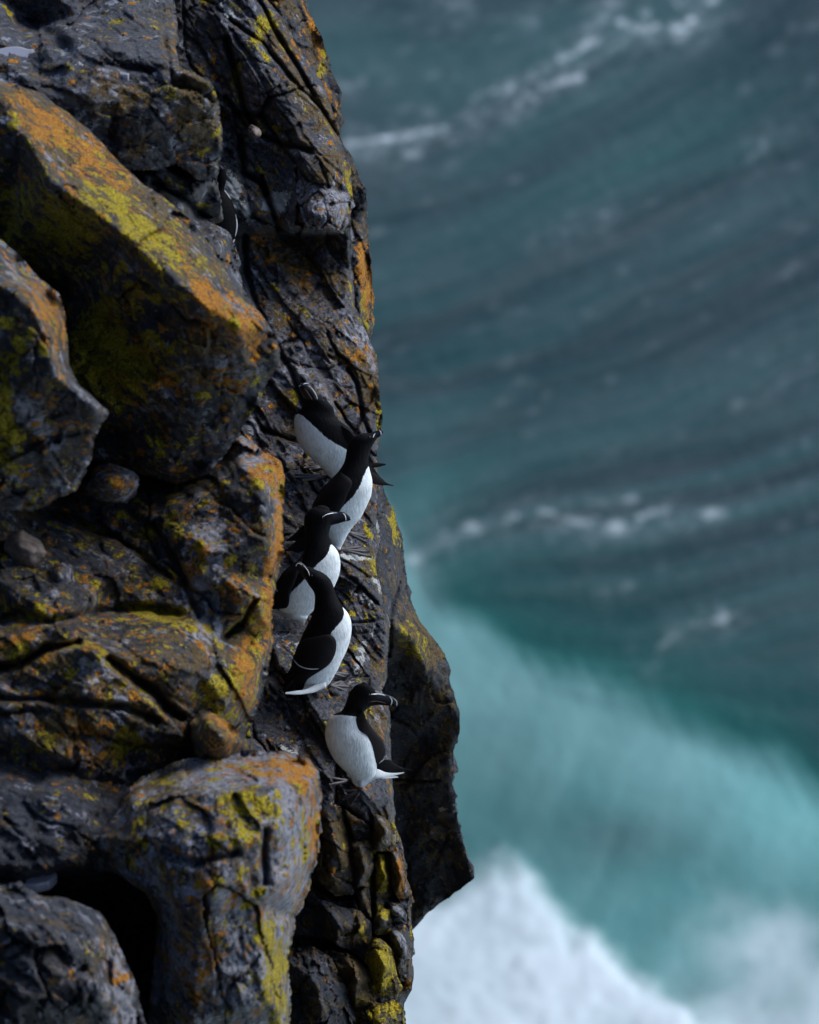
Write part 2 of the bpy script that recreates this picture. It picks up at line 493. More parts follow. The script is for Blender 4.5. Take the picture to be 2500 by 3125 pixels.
# ---- the cliff with the ledge (in focus)
cliff_outline = [(-250, -250), (790, -250), (819, 0), (880, 90), (964, 217), (1010, 320), (1043, 435), (1068, 493), (1074, 590),
    (1072, 680), (1076, 800), (1087, 939), (1123, 1019), (1152, 1080), (1158, 1203), (1170, 1275), (1163, 1310), (1153, 1377),
    (1158, 1478), (1150, 1560), (1158, 1640), (1150, 1740), (1168, 1816), (1188, 1900), (1184, 2000), (1182, 2069),
    (1170, 2110), (1190, 2180), (1194, 2293), (1199, 2393), (1200, 2464), (1222, 2551), (1244, 2681), (1256, 2826), (1262, 2930),
    (1258, 3020), (1234, 3058), (1230, 3125), (1235, 3350), (-250, 3350)]
cliff_ctrl = []
def crow(y, lst):
    for x, z in lst: cliff_ctrl.append((x, y, z))
crow(-250, [(-250, -1.0), (500, -1.1), (700, -1.15), (900, -1.35)])
crow(0, [(-250, -1.0), (500, -1.0), (700, -1.0), (760, -1.05), (830, -1.25)])
crow(220, [(-250, -0.9), (500, -0.9), (690, -0.95), (800, -0.9), (900, -0.98), (970, -1.1)])
crow(400, [(650, -0.95), (760, -0.9), (900, -0.82), (1030, -0.95)])
crow(520, [(650, -0.9), (740, -0.88), (850, -0.88), (930, -0.72), (1000, -0.70), (1065, -0.9)])
crow(640, [(650, -0.9), (740, -0.86), (840, -0.84), (930, -0.66), (1000, -0.62), (1065, -0.82)])
crow(690, [(660, -1.0), (740, -0.95), (840, -0.9), (930, -0.72), (1000, -0.68), (1065, -0.86)])
crow(720, [(700, -1.05), (760, -1.1), (840, -1.16), (930, -1.18), (1020, -1.12), (1070, -1.0)])
crow(820, [(500, -1.0), (700, -1.02), (760, -1.05), (850, -1.10), (980, -1.12), (1070, -1.1)])
crow(1050, [(500, -0.8), (800, -0.86), (900, -0.88), (1020, -0.86), (1140, -0.95)])
crow(1300, [(500, -0.5), (800, -0.62), (900, -0.64), (1020, -0.66), (1160, -0.78)])
crow(1460, [(500, -0.3), (800, -0.48), (950, -0.50), (1060, -0.52), (1155, -0.62)])
crow(1700, [(500, -0.05), (800, -0.22), (950, -0.24), (1080, -0.28), (1150, -0.38)])
crow(1900, [(500, 0.15), (800, 0.0), (950, -0.02), (1080, -0.04), (1180, -0.2)])
crow(2100, [(500, 0.35), (800, 0.22), (950, 0.19), (1080, 0.18), (1170, 0.02)])
crow(2300, [(500, 0.55), (800, 0.42), (950, 0.40), (1100, 0.38), (1190, 0.2)])
crow(2430, [(500, 0.68), (900, 0.54), (1000, 0.53), (1110, 0.50), (1195, 0.32)])
crow(2480, [(500, 0.66), (900, 0.52), (1000, 0.50), (1110, 0.46), (1198, 0.28)])
crow(2700, [(500, 0.5), (900, 0.34), (1000, 0.30), (1150, 0.24), (1240, 0.08)])
crow(3125, [(500, 0.15), (900, 0.05), (1000, 0.0), (1150, -0.05), (1230, -0.22)])
crow(3350, [(-250, -0.2), (500, 0.0), (900, -0.15), (1230, -0.45)])
crow(1500, [(-250, 0.0)]); crow(2300, [(-250, 0.6)]); crow(700, [(-250, -0.6)])
cliff_cracks = [
    ([(790, 0), (840, 90), (900, 190), (960, 290)], 7, 0.10),
    ([(690, 120), (720, 230), (745, 330), (770, 380)], 9, 0.12),
    ([(700, 60), (800, 130), (880, 230), (980, 330), (1040, 430)], 6, 0.07),
    ([(690, 300), (760, 400), (860, 440), (950, 460)], 7, 0.08),
    ([(735, 420), (745, 530), (800, 560), (830, 640), (850, 700)], 8, 0.12),
    ([(800, 540), (815, 610), (840, 660)], 6, 0.10),
    ([(905, 520), (925, 600), (905, 680), (960, 700), (1060, 690)], 7, 0.08),
    ([(980, 500), (1010, 600), (1015, 690)], 4, 0.04),
    ([(745, 720), (750, 830), (770, 900), (830, 1040), (890, 1130), (930, 1250)], 8, 0.07),
    ([(1075, 700), (1078, 830), (1090, 950)], 6, 0.10),
    ([(800, 1310), (880, 1340), (960, 1360), (1010, 1420)], 7, 0.06),
    ([(1000, 1020), (1030, 1080), (1060, 1105)], 4, 0.05),
    ([(940, 1120), (1000, 1130), (1040, 1110)], 3, 0.03),
    ([(1060, 1130), (1090, 1170), (1110, 1280), (1130, 1320)], 6, 0.06),
    ([(1020, 1230), (1060, 1290), (1100, 1330)], 4, 0.04),
    ([(1030, 1700), (1080, 1730), (1140, 1770)], 4, 0.04),
    ([(1070, 1765), (1110, 1800), (1150, 1840)], 6, 0.06),
    ([(1020, 1880), (1080, 1900), (1170, 1890)], 5, 0.04),
    ([(1040, 2470), (1058, 2520), (1080, 2600), (1084, 2720), (1110, 2790)], 7, 0.10),
    ([(1142, 2520), (1140, 2650), (1135, 2740), (1150, 2880)], 7, 0.12),
    ([(1192, 2540), (1190, 2640), (1215, 2740), (1222, 2860)], 6, 0.10),
    ([(950, 2700), (1020, 2740), (1085, 2730)], 8, 0.12),
    ([(1150, 2600), (1190, 2600)], 6, 0.08), ([(1140, 2740), (1230, 2745)], 6, 0.07),
    ([(990, 2890), (1040, 2940), (1120, 2960)], 6, 0.08),
]
cliff_blobs = [
    ('y', 800, 90, 28, 70, 20, 0.95), ('y', 735, 20, 60, 16, 45, 0.5), ('o', 930, 200, 90, 16, 60, 0.5), ('b', 880, 110, 90, 50, 60, 0.6),
    ('b', 960, 330, 140, 40, 50, 0.9), ('o', 1010, 400, 60, 14, 60, 0.5), ('y', 725, 235, 10, 60, 10, 0.7), ('b', 730, 240, 20, 80, 0, 0.7),
    ('g', 700, 30, 14, 60, -30, 1.0), ('s', 700, 35, 12, 50, -30, 1.0), ('g', 760, 60, 8, 90, 20, 0.5),
    ('b', 1000, 600, 90, 100, 0, 0.95), ('g', 960, 560, 80, 40, 20, 0.45), ('g', 1000, 640, 60, 50, 0, 0.55), ('y', 1068, 560, 12, 80, 0, 0.8),
    ('b', 1010, 480, 90, 30, 30, 0.8), ('s', 722, 590, 30, 62, -20, 1.3), ('s', 842, 615, 30, 40, 20, 1.2), ('s', 770, 640, 14, 50, 10, 0.8), ('s', 880, 680, 8, 60, -20, 0.6),
    ('b', 870, 780, 140, 60, 10, 0.35), ('o', 830, 790, 30, 14, 0, 0.45), ('o', 1100, 1080, 60, 40, 30, 0.55), ('b', 1090, 1090, 80, 60, 30, 0.6),
    ('g', 1110, 1040, 60, 25, 30, 0.7), ('g', 1145, 1110, 16, 50, 0, 0.7), ('o', 1130, 1180, 30, 14, 0, 0.7), ('b', 1130, 1200, 40, 90, 0, 0.6),
    ('y', 1162, 1255, 12, 30, 0, 0.9), ('y', 1155, 1300, 12, 40, 0, 0.6), ('y', 900, 1210, 12, 40, 0, 0.75), ('b', 890, 1220, 20, 70, 0, 0.5),
    ('b', 1150, 1420, 25, 90, 0, 0.5), ('y', 1122, 1620, 10, 26, 0, 0.9), ('y', 1130, 1730, 10, 70, -20, 0.9), ('b', 1130, 1680, 24, 120, 0, 0.5),
    ('y', 1092, 1965, 20, 14, 0, 0.7), ('s', 1056, 1692, 18, 9, -20, 1.0), ('s', 1150, 1800, 10, 40, -40, 0.8), ('s', 1135, 1930, 5, 26, 0, 0.9),
    ('s', 1128, 1775, 6, 16, 0, 0.9), ('s', 862, 1672, 10, 10, 0, 1.0), ('s', 1010, 2205, 8, 5, 0, 0.8), ('s', 870, 2210, 14, 6, 20, 0.7),
    ('b', 1150, 2200, 50, 60, 0, 0.5), ('y', 1125, 2180, 16, 18, 0, 0.6), ('g', 1160, 2180, 25, 30, 0, 0.5),
    ('b', 1180, 2520, 60, 60, 0, 0.8), ('b', 1010, 2500, 60, 60, 0, 0.6), ('y', 1195, 2560, 20, 40, 0, 0.8), ('y', 1145, 2640, 16, 120, 0, 0.9),
    ('y', 1180, 2640, 14, 50, 0, 0.8), ('o', 1232, 2660, 14, 120, 8, 0.85), ('o', 1240, 2500, 14, 60, 0, 0.6), ('b', 1200, 2700, 60, 160, 0, 0.6),
    ('g', 1220, 2780, 60, 80, 0, 0.45), ('y', 1165, 2785, 22, 22, 0, 0.9), ('y', 1255, 2830, 8, 80, 0, 0.8), ('o', 1248, 2990, 14, 30, 0, 0.8),
    ('b', 1010, 2680, 100, 120, 0, 0.5), ('b', 1080, 2850, 160, 90, 0, 0.55), ('y', 1120, 2960, 60, 60, 0, 0.4), ('b', 1200, 2950, 60, 120, 0, 0.6),
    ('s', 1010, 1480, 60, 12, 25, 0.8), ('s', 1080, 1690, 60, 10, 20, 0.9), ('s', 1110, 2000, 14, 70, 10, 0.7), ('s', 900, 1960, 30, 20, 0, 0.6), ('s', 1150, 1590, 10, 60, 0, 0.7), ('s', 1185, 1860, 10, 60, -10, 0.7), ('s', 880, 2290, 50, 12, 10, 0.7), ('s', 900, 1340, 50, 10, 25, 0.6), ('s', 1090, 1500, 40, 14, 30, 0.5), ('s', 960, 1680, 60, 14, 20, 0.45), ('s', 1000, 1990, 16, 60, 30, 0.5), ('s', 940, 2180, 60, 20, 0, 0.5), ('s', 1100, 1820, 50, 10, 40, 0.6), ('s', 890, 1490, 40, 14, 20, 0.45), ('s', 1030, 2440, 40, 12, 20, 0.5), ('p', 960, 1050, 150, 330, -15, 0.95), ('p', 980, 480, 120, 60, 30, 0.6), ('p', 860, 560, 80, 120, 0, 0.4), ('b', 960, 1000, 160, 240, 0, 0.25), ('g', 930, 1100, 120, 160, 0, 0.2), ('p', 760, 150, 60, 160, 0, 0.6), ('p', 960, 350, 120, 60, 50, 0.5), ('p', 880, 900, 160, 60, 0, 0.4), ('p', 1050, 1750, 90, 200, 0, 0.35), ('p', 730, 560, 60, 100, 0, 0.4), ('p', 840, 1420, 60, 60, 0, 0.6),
    ('w', 820, 60, 200, 260, 0, 0.5), ('w', 860, 1000, 220, 380, 0, 0.5), ('w', 980, 1900, 240, 620, 0, 0.9),
]
cliff = rock('cliff', cliff_outline, cliff_ctrl, step=4.0, soft=3, edge_r=26, edge_d=0.09, thick=3.5,
    facet=[(170, 1.9, 55, 0.09, 0.05), (80, 1.5, 35, 0.040, 0.016), (30, 1.5, 20, 0.013, 0.006)],
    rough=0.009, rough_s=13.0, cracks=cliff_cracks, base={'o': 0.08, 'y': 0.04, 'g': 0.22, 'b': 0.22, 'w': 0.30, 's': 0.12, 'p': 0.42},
    blobs=cliff_blobs, seed=11, wob=6, warp=14, terr=(0.6, 0.30, 0.0))
tag(cliff, kind='structure')
cV, cF = ROCKS['cliff'][0]
cliff_bvh = BVHTree.FromPolygons([tuple(v) for v in cV.tolist()], [tuple(f) for f in cF.tolist()])
def ground_z(px, py, default=0.0):
    o = Vector(C0.tolist()); d = (V(px, py, 0.0) - o).normalized()
    h = cliff_bvh.ray_cast(o, d)
    if h[0] is None: return default
    return DIST - float(np.dot(np.array(h[0]) - C0, FW))

# ---- strip behind the upper right edge of the cliff
o = rock('outcrop', [(700, -250), (905, -250), (927, 0), (990, 130), (1000, 188), (1036, 275), (1046, 355), (1034, 413), (1072, 471),
    (1094, 536), (1121, 587), (1123, 725), (1133, 783), (1136, 900), (1134, 1000), (1125, 1060), (1090, 1150), (950, 1150), (850, 500)],
    [(700, -250, -1.5), (927, 0, -1.55), (860, 60, -1.35), (1000, 188, -1.5), (960, 230, -1.3), (1046, 355, -1.45), (1094, 536, -1.45),
     (1060, 500, -1.3), (1123, 700, -1.5), (1136, 900, -1.5), (1100, 800, -1.25), (1100, 1000, -1.35), (950, 1150, -1.4), (850, 500, -1.4), (1134, 1000, -1.5)],
    step=4.5, thick=1.4, facet=[(60, 1.6, 70, 0.07, 0.05), (26, 1.5, 60, 0.03, 0.015)], rough=0.02, edge_d=0.05, seed=21,
    base={'b': 0.45, 'g': 0.1, 'o': 0.1},
    blobs=[('o', 940, 60, 12, 70, -30, 0.9), ('o', 975, 170, 14, 60, -20, 0.8), ('y', 985, 220, 18, 40, 0, 0.9), ('o', 1010, 300, 12, 80, -20, 0.9),
           ('o', 1118, 860, 24, 90, 0, 1.1), ('y', 1108, 940, 16, 50, 0, 0.9), ('o', 1100, 780, 16, 50, 0, 0.7), ('g', 1078, 720, 10, 90, 0, 0.7), ('y', 1120, 990, 10, 20, 0, 0.9)])
tag(o, 'narrow orange-streaked rock edge behind the upper cliff, against the sea', 'rock')

# ---- the dark overhanging slab beyond the ledge
o = rock('overhang_slab', [(1080, 1380), (1163, 1470), (1203, 1558), (1222, 1638), (1235, 1725), (1246, 1797), (1275, 1870), (1312, 1935),
    (1362, 1993), (1377, 2043), (1370, 2087), (1399, 2174), (1403, 2225), (1387, 2290), (1384, 2391), (1391, 2464), (1420, 2580),
    (1446, 2684), (1406, 2717), (1333, 2768), (1264, 2834), (1200, 2890), (1080, 2900), (1000, 2200)],
    [(1080, 1380, -0.75), (1163, 1470, -0.85), (1222, 1638, -0.95), (1200, 1750, -0.72), (1246, 1797, -0.95), (1180, 1900, -0.55), (1260, 1950, -0.7),
     (1312, 1935, -0.95), (1377, 2043, -1.0), (1300, 2040, -0.85), (1220, 2010, -0.95), (1350, 2150, -1.05), (1399, 2174, -1.1), (1384, 2391, -1.3), (1446, 2684, -1.5),
     (1220, 2300, -1.35), (1264, 2834, -1.9), (1200, 2890, -2.0), (1080, 2900, -2.0), (1000, 2200, -1.2), (1400, 2700, -1.65)],
    step=5, thick=1.8, facet=[(120, 1.6, 80, 0.05, 0.02), (34, 1.3, 60, 0.016, 0.008)], rough=0.014, rough_s=10, edge_r=16, edge_d=0.05, seed=31, wob=6,
    cracks=[([(1200, 2375), (1290, 2380), (1345, 2375)], 4, 0.03), ([(1240, 1700), (1200, 1850), (1190, 2000)], 6, 0.06)],
    base={'b': 0.34, 'g': 0.0},
    blobs=[('y', 1270, 1960, 40, 70, -40, 0.7), ('b', 1290, 1950, 60, 100, -30, 0.7), ('y', 1210, 1600, 12, 60, -10, 0.9), ('y', 1265, 1985, 14, 12, 0, 0.8),
           ('b', 1350, 2250, 30, 200, 0, 0.25), ('y', 1200, 1560, 14, 30, 0, 0.6), ('s', 1350, 2478, 9, 13, -20, 1.3), ('o', 1220, 1640, 10, 60, 0, 0.3)])
tag(o, 'large dark slab jutting over the sea beyond the ledge, with one white speck', 'rock')

# ---- broken blocks below the ledge
HB = [
 ('tan-edged leaning block just below the nearest bird, right of the big pale boulder',
  [(985, 2442), (1041, 2464), (1052, 2500), (1060, 2568), (1085, 2690), (1086, 2725), (1030, 2735), (985, 2700), (950, 2640), (940, 2500)], 0.62, dict(b=0.55, o=0.06), [('b', 1040, 2540, 20, 90, -15, 0.5), ('y', 1040, 2580, 14, 16, 0, 0.8)]),
 ('tall grey-and-ochre column standing second from the right edge below the ledge',
  [(1060, 2510), (1137, 2538), (1140, 2640), (1128, 2680), (1132, 2800), (1100, 2785), (1088, 2720), (1062, 2570)], 0.50, dict(b=0.45, g=0.2), [('b', 1105, 2590, 36, 50, 0, 0.5), ('y', 1138, 2650, 7, 120, 0, 0.8)]),
 ('small tan block with a dark crack, top of the outer stack below the ledge',
  [(1143, 2480), (1170, 2490), (1188, 2508), (1197, 2549), (1190, 2592), (1150, 2597), (1141, 2550)], 0.52, dict(b=0.95, g=0.3), []),
 ('thin orange-edged sliver on the outermost rim below the ledge',
  [(1196, 2560), (1218, 2562), (1232, 2650), (1250, 2740), (1240, 2775), (1218, 2740), (1196, 2700), (1190, 2600)], 0.34, dict(b=0.5, g=0.35, o=0.35), [('o', 1225, 2650, 9, 110, 8, 0.8)]),
 ('mossy green-yellow wedge between two blocks of the outer stack',
  [(1148, 2605), (1188, 2610), (1190, 2670), (1180, 2720), (1160, 2735), (1146, 2700)], 0.36, dict(b=0.3, y=0.85), []),
 ('rounded grey cobble wedged in the outer rim above the sea',
  [(1190, 2768), (1225, 2760), (1238, 2785), (1232, 2815), (1205, 2820), (1186, 2800)], 0.32, dict(b=0.3, g=0.6), []),
 ('yellow-green tufted cobble left of the rounded grey cobble',
  [(1150, 2790), (1170, 2772), (1190, 2780), (1192, 2810), (1175, 2840), (1145, 2850), (1138, 2815)], 0.36, dict(b=0.4, g=0.3), [('y', 1172, 2788, 22, 20, 0, 1.0)]),
 ('broad dark slab with an ochre nose under the leaning block',
  [(900, 2760), (960, 2742), (1040, 2770), (1095, 2780), (1125, 2812), (1120, 2860), (1112, 2930), (1060, 2895), (990, 2860), (900, 2850)], 0.50, dict(b=0.3), [('b', 1095, 2830, 40, 50, 0, 0.8), ('y', 1112, 2850, 14, 24, 0, 0.8)]),
 ('grey pitted block with a yellow patch on the outer rim, under the cobbles',
  [(1190, 2830), (1238, 2820), (1252, 2860), (1250, 2920), (1238, 2990), (1220, 2990), (1205, 2930), (1190, 2880)], 0.26, dict(b=0.3, g=0.55, o=0.12), [('y', 1208, 2880, 16, 22, 0, 0.8)]),
 ('boulder thickly covered in olive-yellow moss near the bottom of the stack',
  [(1106, 2905), (1130, 2870), (1160, 2866), (1192, 2895), (1206, 2960), (1218, 3010), (1195, 3048), (1156, 3036), (1128, 2985)], 0.40, dict(b=0.9, g=0.1, y=0.25), [('y', 1160, 2960, 50, 70, 0, 1.0)]),
 ('flat ochre slab below the dark slab, left of the mossy boulder',
  [(1000, 2900), (1060, 2910), (1110, 2950), (1135, 2990), (1158, 3040), (1158, 3075), (1080, 3082), (1050, 3010), (1000, 2960)], 0.45, dict(b=0.9), [('y', 1110, 3060, 60, 14, 0, 0.6)]),
 ('smooth dark slab with pale flecks at the bottom between the boulders and the stack',
  [(880, 2900), (960, 2890), (1010, 2930), (1055, 3020), (1070, 3125), (1080, 3300), (860, 3300), (870, 3000)], 0.55, dict(b=0.36, g=0.1), []),
 ('lowest ochre and moss block at the bottom edge of the stack',
  [(1080, 3080), (1160, 3065), (1200, 3050), (1226, 3075), (1226, 3125), (1230, 3300), (1080, 3300)], 0.34, dict(b=0.7, y=0.3), [('y', 1145, 3095, 24, 30, 0, 0.9), ('y', 1205, 3080, 24, 30, 0, 0.9)]),
]
for i, (lab, ol, zt, base, bl) in enumerate(HB):
    ar = np.array(ol, float); cx, cy = ar.mean(0)
    ol = [(cx + (x - cx) * 1.07, cy + (y - cy) * 1.03) for x, y in ol]
    ctrl = []
    top = ar[:, 1].min(); bot = ar[:, 1].max()
    for x, y in ol:
        ctrl.append((x, y, zt - 0.10 - (0.5 * (y - top) / 1000) + (0.06 if y < cy - 10 else 0) * 0 - 0.04 * (x > cx)))
    ctrl += [(cx - 8, top + 0.28 * (bot - top), zt + 0.02), (cx + 10, cy, zt - 0.0), (cx - 4, top + 0.75 * (bot - top), zt - 0.06 - 0.2 * (bot - cy) / 1000)]
    b_ = dict(base); b_.setdefault('w', 0.2)
    o = rock('rock_block', ol, ctrl, step=3.6, soft=2, thick=0.55, edge_r=5, edge_d=0.025,
             facet=[(70, 1.5, 70, 0.060, 0.03), (30, 1.4, 60, 0.028, 0.012)], rough=0.010, rough_s=14, seed=300 + i * 7, base=b_, blobs=bl, wob=4)
    tag(o, lab, 'rock', 'broken rock blocks stacked below the ledge')

o = rock('rock_block', [(905, 560), (925, 530), (965, 522), (1010, 530), (1050, 556), (1068, 600), (1070, 650), (1060, 690), (1035, 706), (985, 698), (950, 700), (922, 665), (905, 610)],
         [(905, 560, -0.80), (925, 530, -0.84), (1010, 530, -0.84), (1068, 600, -0.82), (1070, 650, -0.80), (1035, 706, -0.72), (950, 700, -0.70), (905, 610, -0.76), (960, 575, -0.66), (1010, 590, -0.64), (1030, 640, -0.60), (975, 660, -0.58), (1000, 690, -0.60), (935, 640, -0.64)],
         step=3.6, soft=2, thick=0.6, edge_r=6, edge_d=0.03, facet=[(60, 1.5, 70, 0.035, 0.03), (26, 1.4, 60, 0.016, 0.012)], rough=0.008, rough_s=14, seed=291,
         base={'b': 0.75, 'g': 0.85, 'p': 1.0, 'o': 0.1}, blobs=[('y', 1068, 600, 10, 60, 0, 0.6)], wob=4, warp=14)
tag(o, 'pale tan cracked block on the cliff edge, above the black recess', 'rock')

# ---- foreground boulders (out of focus)
NEAR = dict(step=5.5, thick=3.2)
o = rock('rock_slab', [(-250, -250), (535, -250), (538, 0), (541, 140), (552, 203), (590, 222), (640, 242), (662, 285), (676, 360), (680, 450), (668, 530), (640, 556),
    (600, 552), (556, 515), (540, 505), (470, 520), (380, 520), (200, 480), (-250, 480)],
    [(-250, -250, 0.9), (535, -250, 0.7), (530, 60, 0.95), (250, 40, 1.15), (0, 60, 1.25), (60, 130, 1.35), (110, 70, 1.0), (200, 110, 1.45), (350, 150, 1.55),
     (0, 190, 1.5), (-250, 150, 1.4), (480, 190, 1.55), (560, 215, 1.6), (640, 250, 1.62), (670, 400, 1.45), (660, 540, 1.30), (400, 330, 1.62), (550, 400, 1.50), (200, 300, 1.72),
     (0, 300, 1.8), (400, 520, 1.4), (-250, 480, 1.5), (540, 120, 1.30), (400, 60, 1.2)],
    soft=3, edge_r=18, edge_d=0.11, facet=[(170, 1.5, 25, 0.10, 0.03), (64, 1.5, 20, 0.04, 0.015)], rough=0.03, rough_s=7, seed=41,
    cracks=[([(60, 60), (130, 80), (200, 150)], 20, 0.12), ([(330, 190), (420, 215), (470, 220)], 9, 0.08), ([(555, 520), (570, 560)], 8, 0.1)],
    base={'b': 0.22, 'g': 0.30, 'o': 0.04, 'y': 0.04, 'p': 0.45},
    blobs=[('b', 610, 330, 90, 140, 0, 0.75), ('b', 350, 290, 120, 60, 10, 0.4), ('o', 400, 270, 30, 24, 0, 0.5), ('o', 590, 490, 50, 40, 0, 0.35), ('y', 660, 420, 16, 40, 0, 0.7),
           ('y', 520, 290, 50, 20, 0, 0.4), ('b', 420, 440, 60, 40, 0, 0.5), ('y', 350, 55, 30, 14, 30, 0.5), ('b', 520, 90, 50, 90, 0, 0.5), ('g', 180, 160, 50, 16, 20, 0.5), ('s', 190, 153, 18, 9, 0, 1.0), ('s', 255, 185, 16, 8, 0, 0.9),
           ('o', 540, 110, 8, 80, 0, 0.5)], **NEAR)
tag(o, 'big grey slab at the top left with shallow rain pools and an ochre corner', 'rock')
o = rock('rock_slab', [(300, 380), (480, 500), (545, 540), (600, 560), (660, 545), (676, 600), (672, 655), (640, 670), (600, 650), (700, 705), (716, 742), (722, 800), (742, 880),
    (800, 960), (840, 1050), (700, 1100), (300, 900)],
    [(300, 380, 1.1), (480, 500, 1.2), (545, 540, 1.1), (660, 545, 1.1), (675, 655, 0.95), (600, 655, 0.9), (480, 560, 1.25), (560, 610, 1.2), (700, 710, 1.1), (720, 800, 1.0), (640, 780, 1.3), (560, 720, 1.35), (745, 880, 1.1), (840, 1050, 1.2), (700, 1000, 1.5), (300, 900, 1.5)],
    soft=3, edge_r=16, edge_d=0.08, facet=[(90, 1.8, 40, 0.07, 0.05), (40, 1.5, 40, 0.03, 0.015)], rough=0.022, rough_s=9, seed=47,
    cracks=[([(470, 555), (540, 590), (600, 640), (660, 665)], 10, 0.14), ([(400, 520), (430, 560)], 9, 0.1)],
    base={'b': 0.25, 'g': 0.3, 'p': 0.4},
    blobs=[('y', 540, 560, 30, 14, 20, 0.9), ('y', 625, 625, 24, 12, 20, 0.9), ('o', 440, 560, 24, 14, 0, 0.7), ('b', 690, 730, 30, 16, 30, 0.7), ('o', 690, 790, 20, 14, 40, 0.5), ('g', 650, 830, 80, 60, 40, 0.2)], **{**NEAR, 'thick': 2.2})
tag(o, 'dark cracked slab with small yellow spots that partly hides a bird', 'rock')
o = rock('boulder', [(-250, 200), (0, 245), (60, 262), (130, 285), (190, 330), (240, 370), (310, 430), (370, 500), (450, 565), (520, 620), (600, 690), (650, 760), (700, 840),
    (740, 900), (800, 960), (832, 1010), (856, 1072), (850, 1120), (810, 1175), (785, 1240), (740, 1310), (690, 1390), (630, 1450), (540, 1475), (480, 1460), (400, 1435), (300, 1405), (0, 1400), (-250, 1400)],
    [(-250, 200, 1.9), (0, 245, 2.0), (130, 285, 1.9), (240, 370, 2.0), (370, 500, 2.05), (520, 620, 2.1), (650, 760, 2.15), (740, 900, 2.2), (832, 1010, 2.25), (856, 1075, 2.3),
     (-250, 250, 2.3), (22, 290, 2.35), (72, 406, 2.5), (152, 551, 2.62), (290, 640, 2.66), (406, 736, 2.68), (507, 830, 2.68), (616, 917, 2.66), (725, 990, 2.58), (845, 1080, 2.35),
     (-250, 800, 1.7), (0, 800, 1.8), (200, 900, 1.9), (300, 1000, 2.1), (450, 1000, 2.3), (600, 1060, 2.40), (750, 1120, 2.35), (800, 1185, 2.2), (700, 1280, 2.12), (600, 1350, 2.0), (500, 1430, 1.85), (690, 1390, 1.9),
     (300, 1300, 1.8), (400, 1435, 1.7), (0, 1400, 1.6), (-250, 1400, 1.5), (540, 1475, 1.7)],
    soft=3, edge_r=16, edge_d=0.09, facet=[(200, 1.5, 45, 0.10, 0.03), (80, 1.4, 45, 0.04, 0.012)], rough=0.03, rough_s=7, seed=51,
    base={'b': 0.28, 'g': 0.26, 'o': 0.18, 'y': 0.14, 'p': 0.15},
    blobs=[('o', 110, 360, 110, 46, 45, 0.45), ('o', 280, 480, 150, 60, 42, 0.6), ('b', 250, 480, 380, 90, 42, 1.1), ('y', 370, 640, 130, 45, 40, 0.48), ('y', 480, 730, 140, 50, 38, 0.52), ('b', 560, 790, 200, 70, 40, 0.7),
           ('y', 340, 610, 60, 30, 0, 0.25), ('o', 650, 900, 120, 40, 40, 0.6), ('o', 760, 1010, 90, 60, 40, 0.55), ('g', 740, 980, 70, 50, 40, 0.35), ('o', 140, 400, 60, 40, 40, 0.3),
           ('y', 100, 700, 160, 160, 0, 0.6), ('y', 290, 1060, 70, 170, 20, 1.0), ('y', 400, 1110, 90, 80, 0, 1.0), ('y', 330, 1180, 60, 50, 0, 0.6), ('y', 230, 700, 80, 80, 0, 0.55), ('y', 430, 880, 80, 60, 40, 0.4),
           ('y', 500, 1360, 60, 40, 0, 0.5), ('y', 540, 1060, 50, 60, 0, 0.35), ('o', 500, 1150, 40, 30, 0, 0.6), ('g', 520, 1200, 70, 60, 0, 0.4), ('o', 640, 960, 30, 70, 0, 0.5), ('g', 720, 1130, 80, 50, 0, 0.4), ('o', 700, 1160, 60, 40, 0, 0.4), ('b', 600, 1100, 200, 160, 0, 0.3)], **NEAR)
tag(o, 'huge boulder with an orange and yellow lichen top and black underside', 'boulder')
o = rock('boulder', [(-250, 640), (0, 730), (60, 775), (120, 845), (180, 900), (200, 960), (205, 1040), (215, 1110), (240, 1170), (300, 1230), (337, 1255), (312, 1290), (288, 1340), (278, 1400), (262, 1450), (235, 1500), (100, 1560), (-250, 1560)],
    [(-250, 640, 2.6), (0, 730, 2.7), (120, 845, 2.7), (200, 960, 2.72), (215, 1110, 2.8), (337, 1255, 2.9), (-250, 900, 3.3), (0, 860, 3.2), (100, 930, 3.25), (150, 1050, 3.3), (180, 1150, 3.25), (290, 1240, 3.1),
     (-250, 1200, 3.2), (0, 1200, 3.1), (150, 1250, 3.05), (278, 1400, 2.7), (235, 1500, 2.6), (0, 1450, 2.8), (-250, 1560, 2.7), (100, 1560, 2.6)],
    soft=3, edge_r=16, edge_d=0.09, facet=[(150, 1.5, 50, 0.08, 0.03), (70, 1.4, 45, 0.035, 0.01)], rough=0.03, rough_s=7, seed=61,
    base={'b': 0.34, 'g': 0.38, 'o': 0.18, 'y': 0.12, 'p': 0.2},
    blobs=[('o', 150, 940, 60, 120, -20, 0.5), ('b', 120, 950, 90, 160, -20, 0.6), ('g', 90, 850, 80, 60, 40, 0.3), ('y', 10, 1270, 40, 120, 0, 0.8), ('y', 40, 1380, 40, 80, 0, 0.6), ('g', 110, 1260, 40, 60, 0, 0.6), ('g', 280, 1220, 60, 14, 40, 0.6), ('o', 120, 1330, 20, 14, 0, 0.6), ('y', 50, 1110, 60, 40, 0, 0.4)], **NEAR)
tag(o, 'brown-topped pointed boulder at the left edge in front of the huge one', 'boulder')
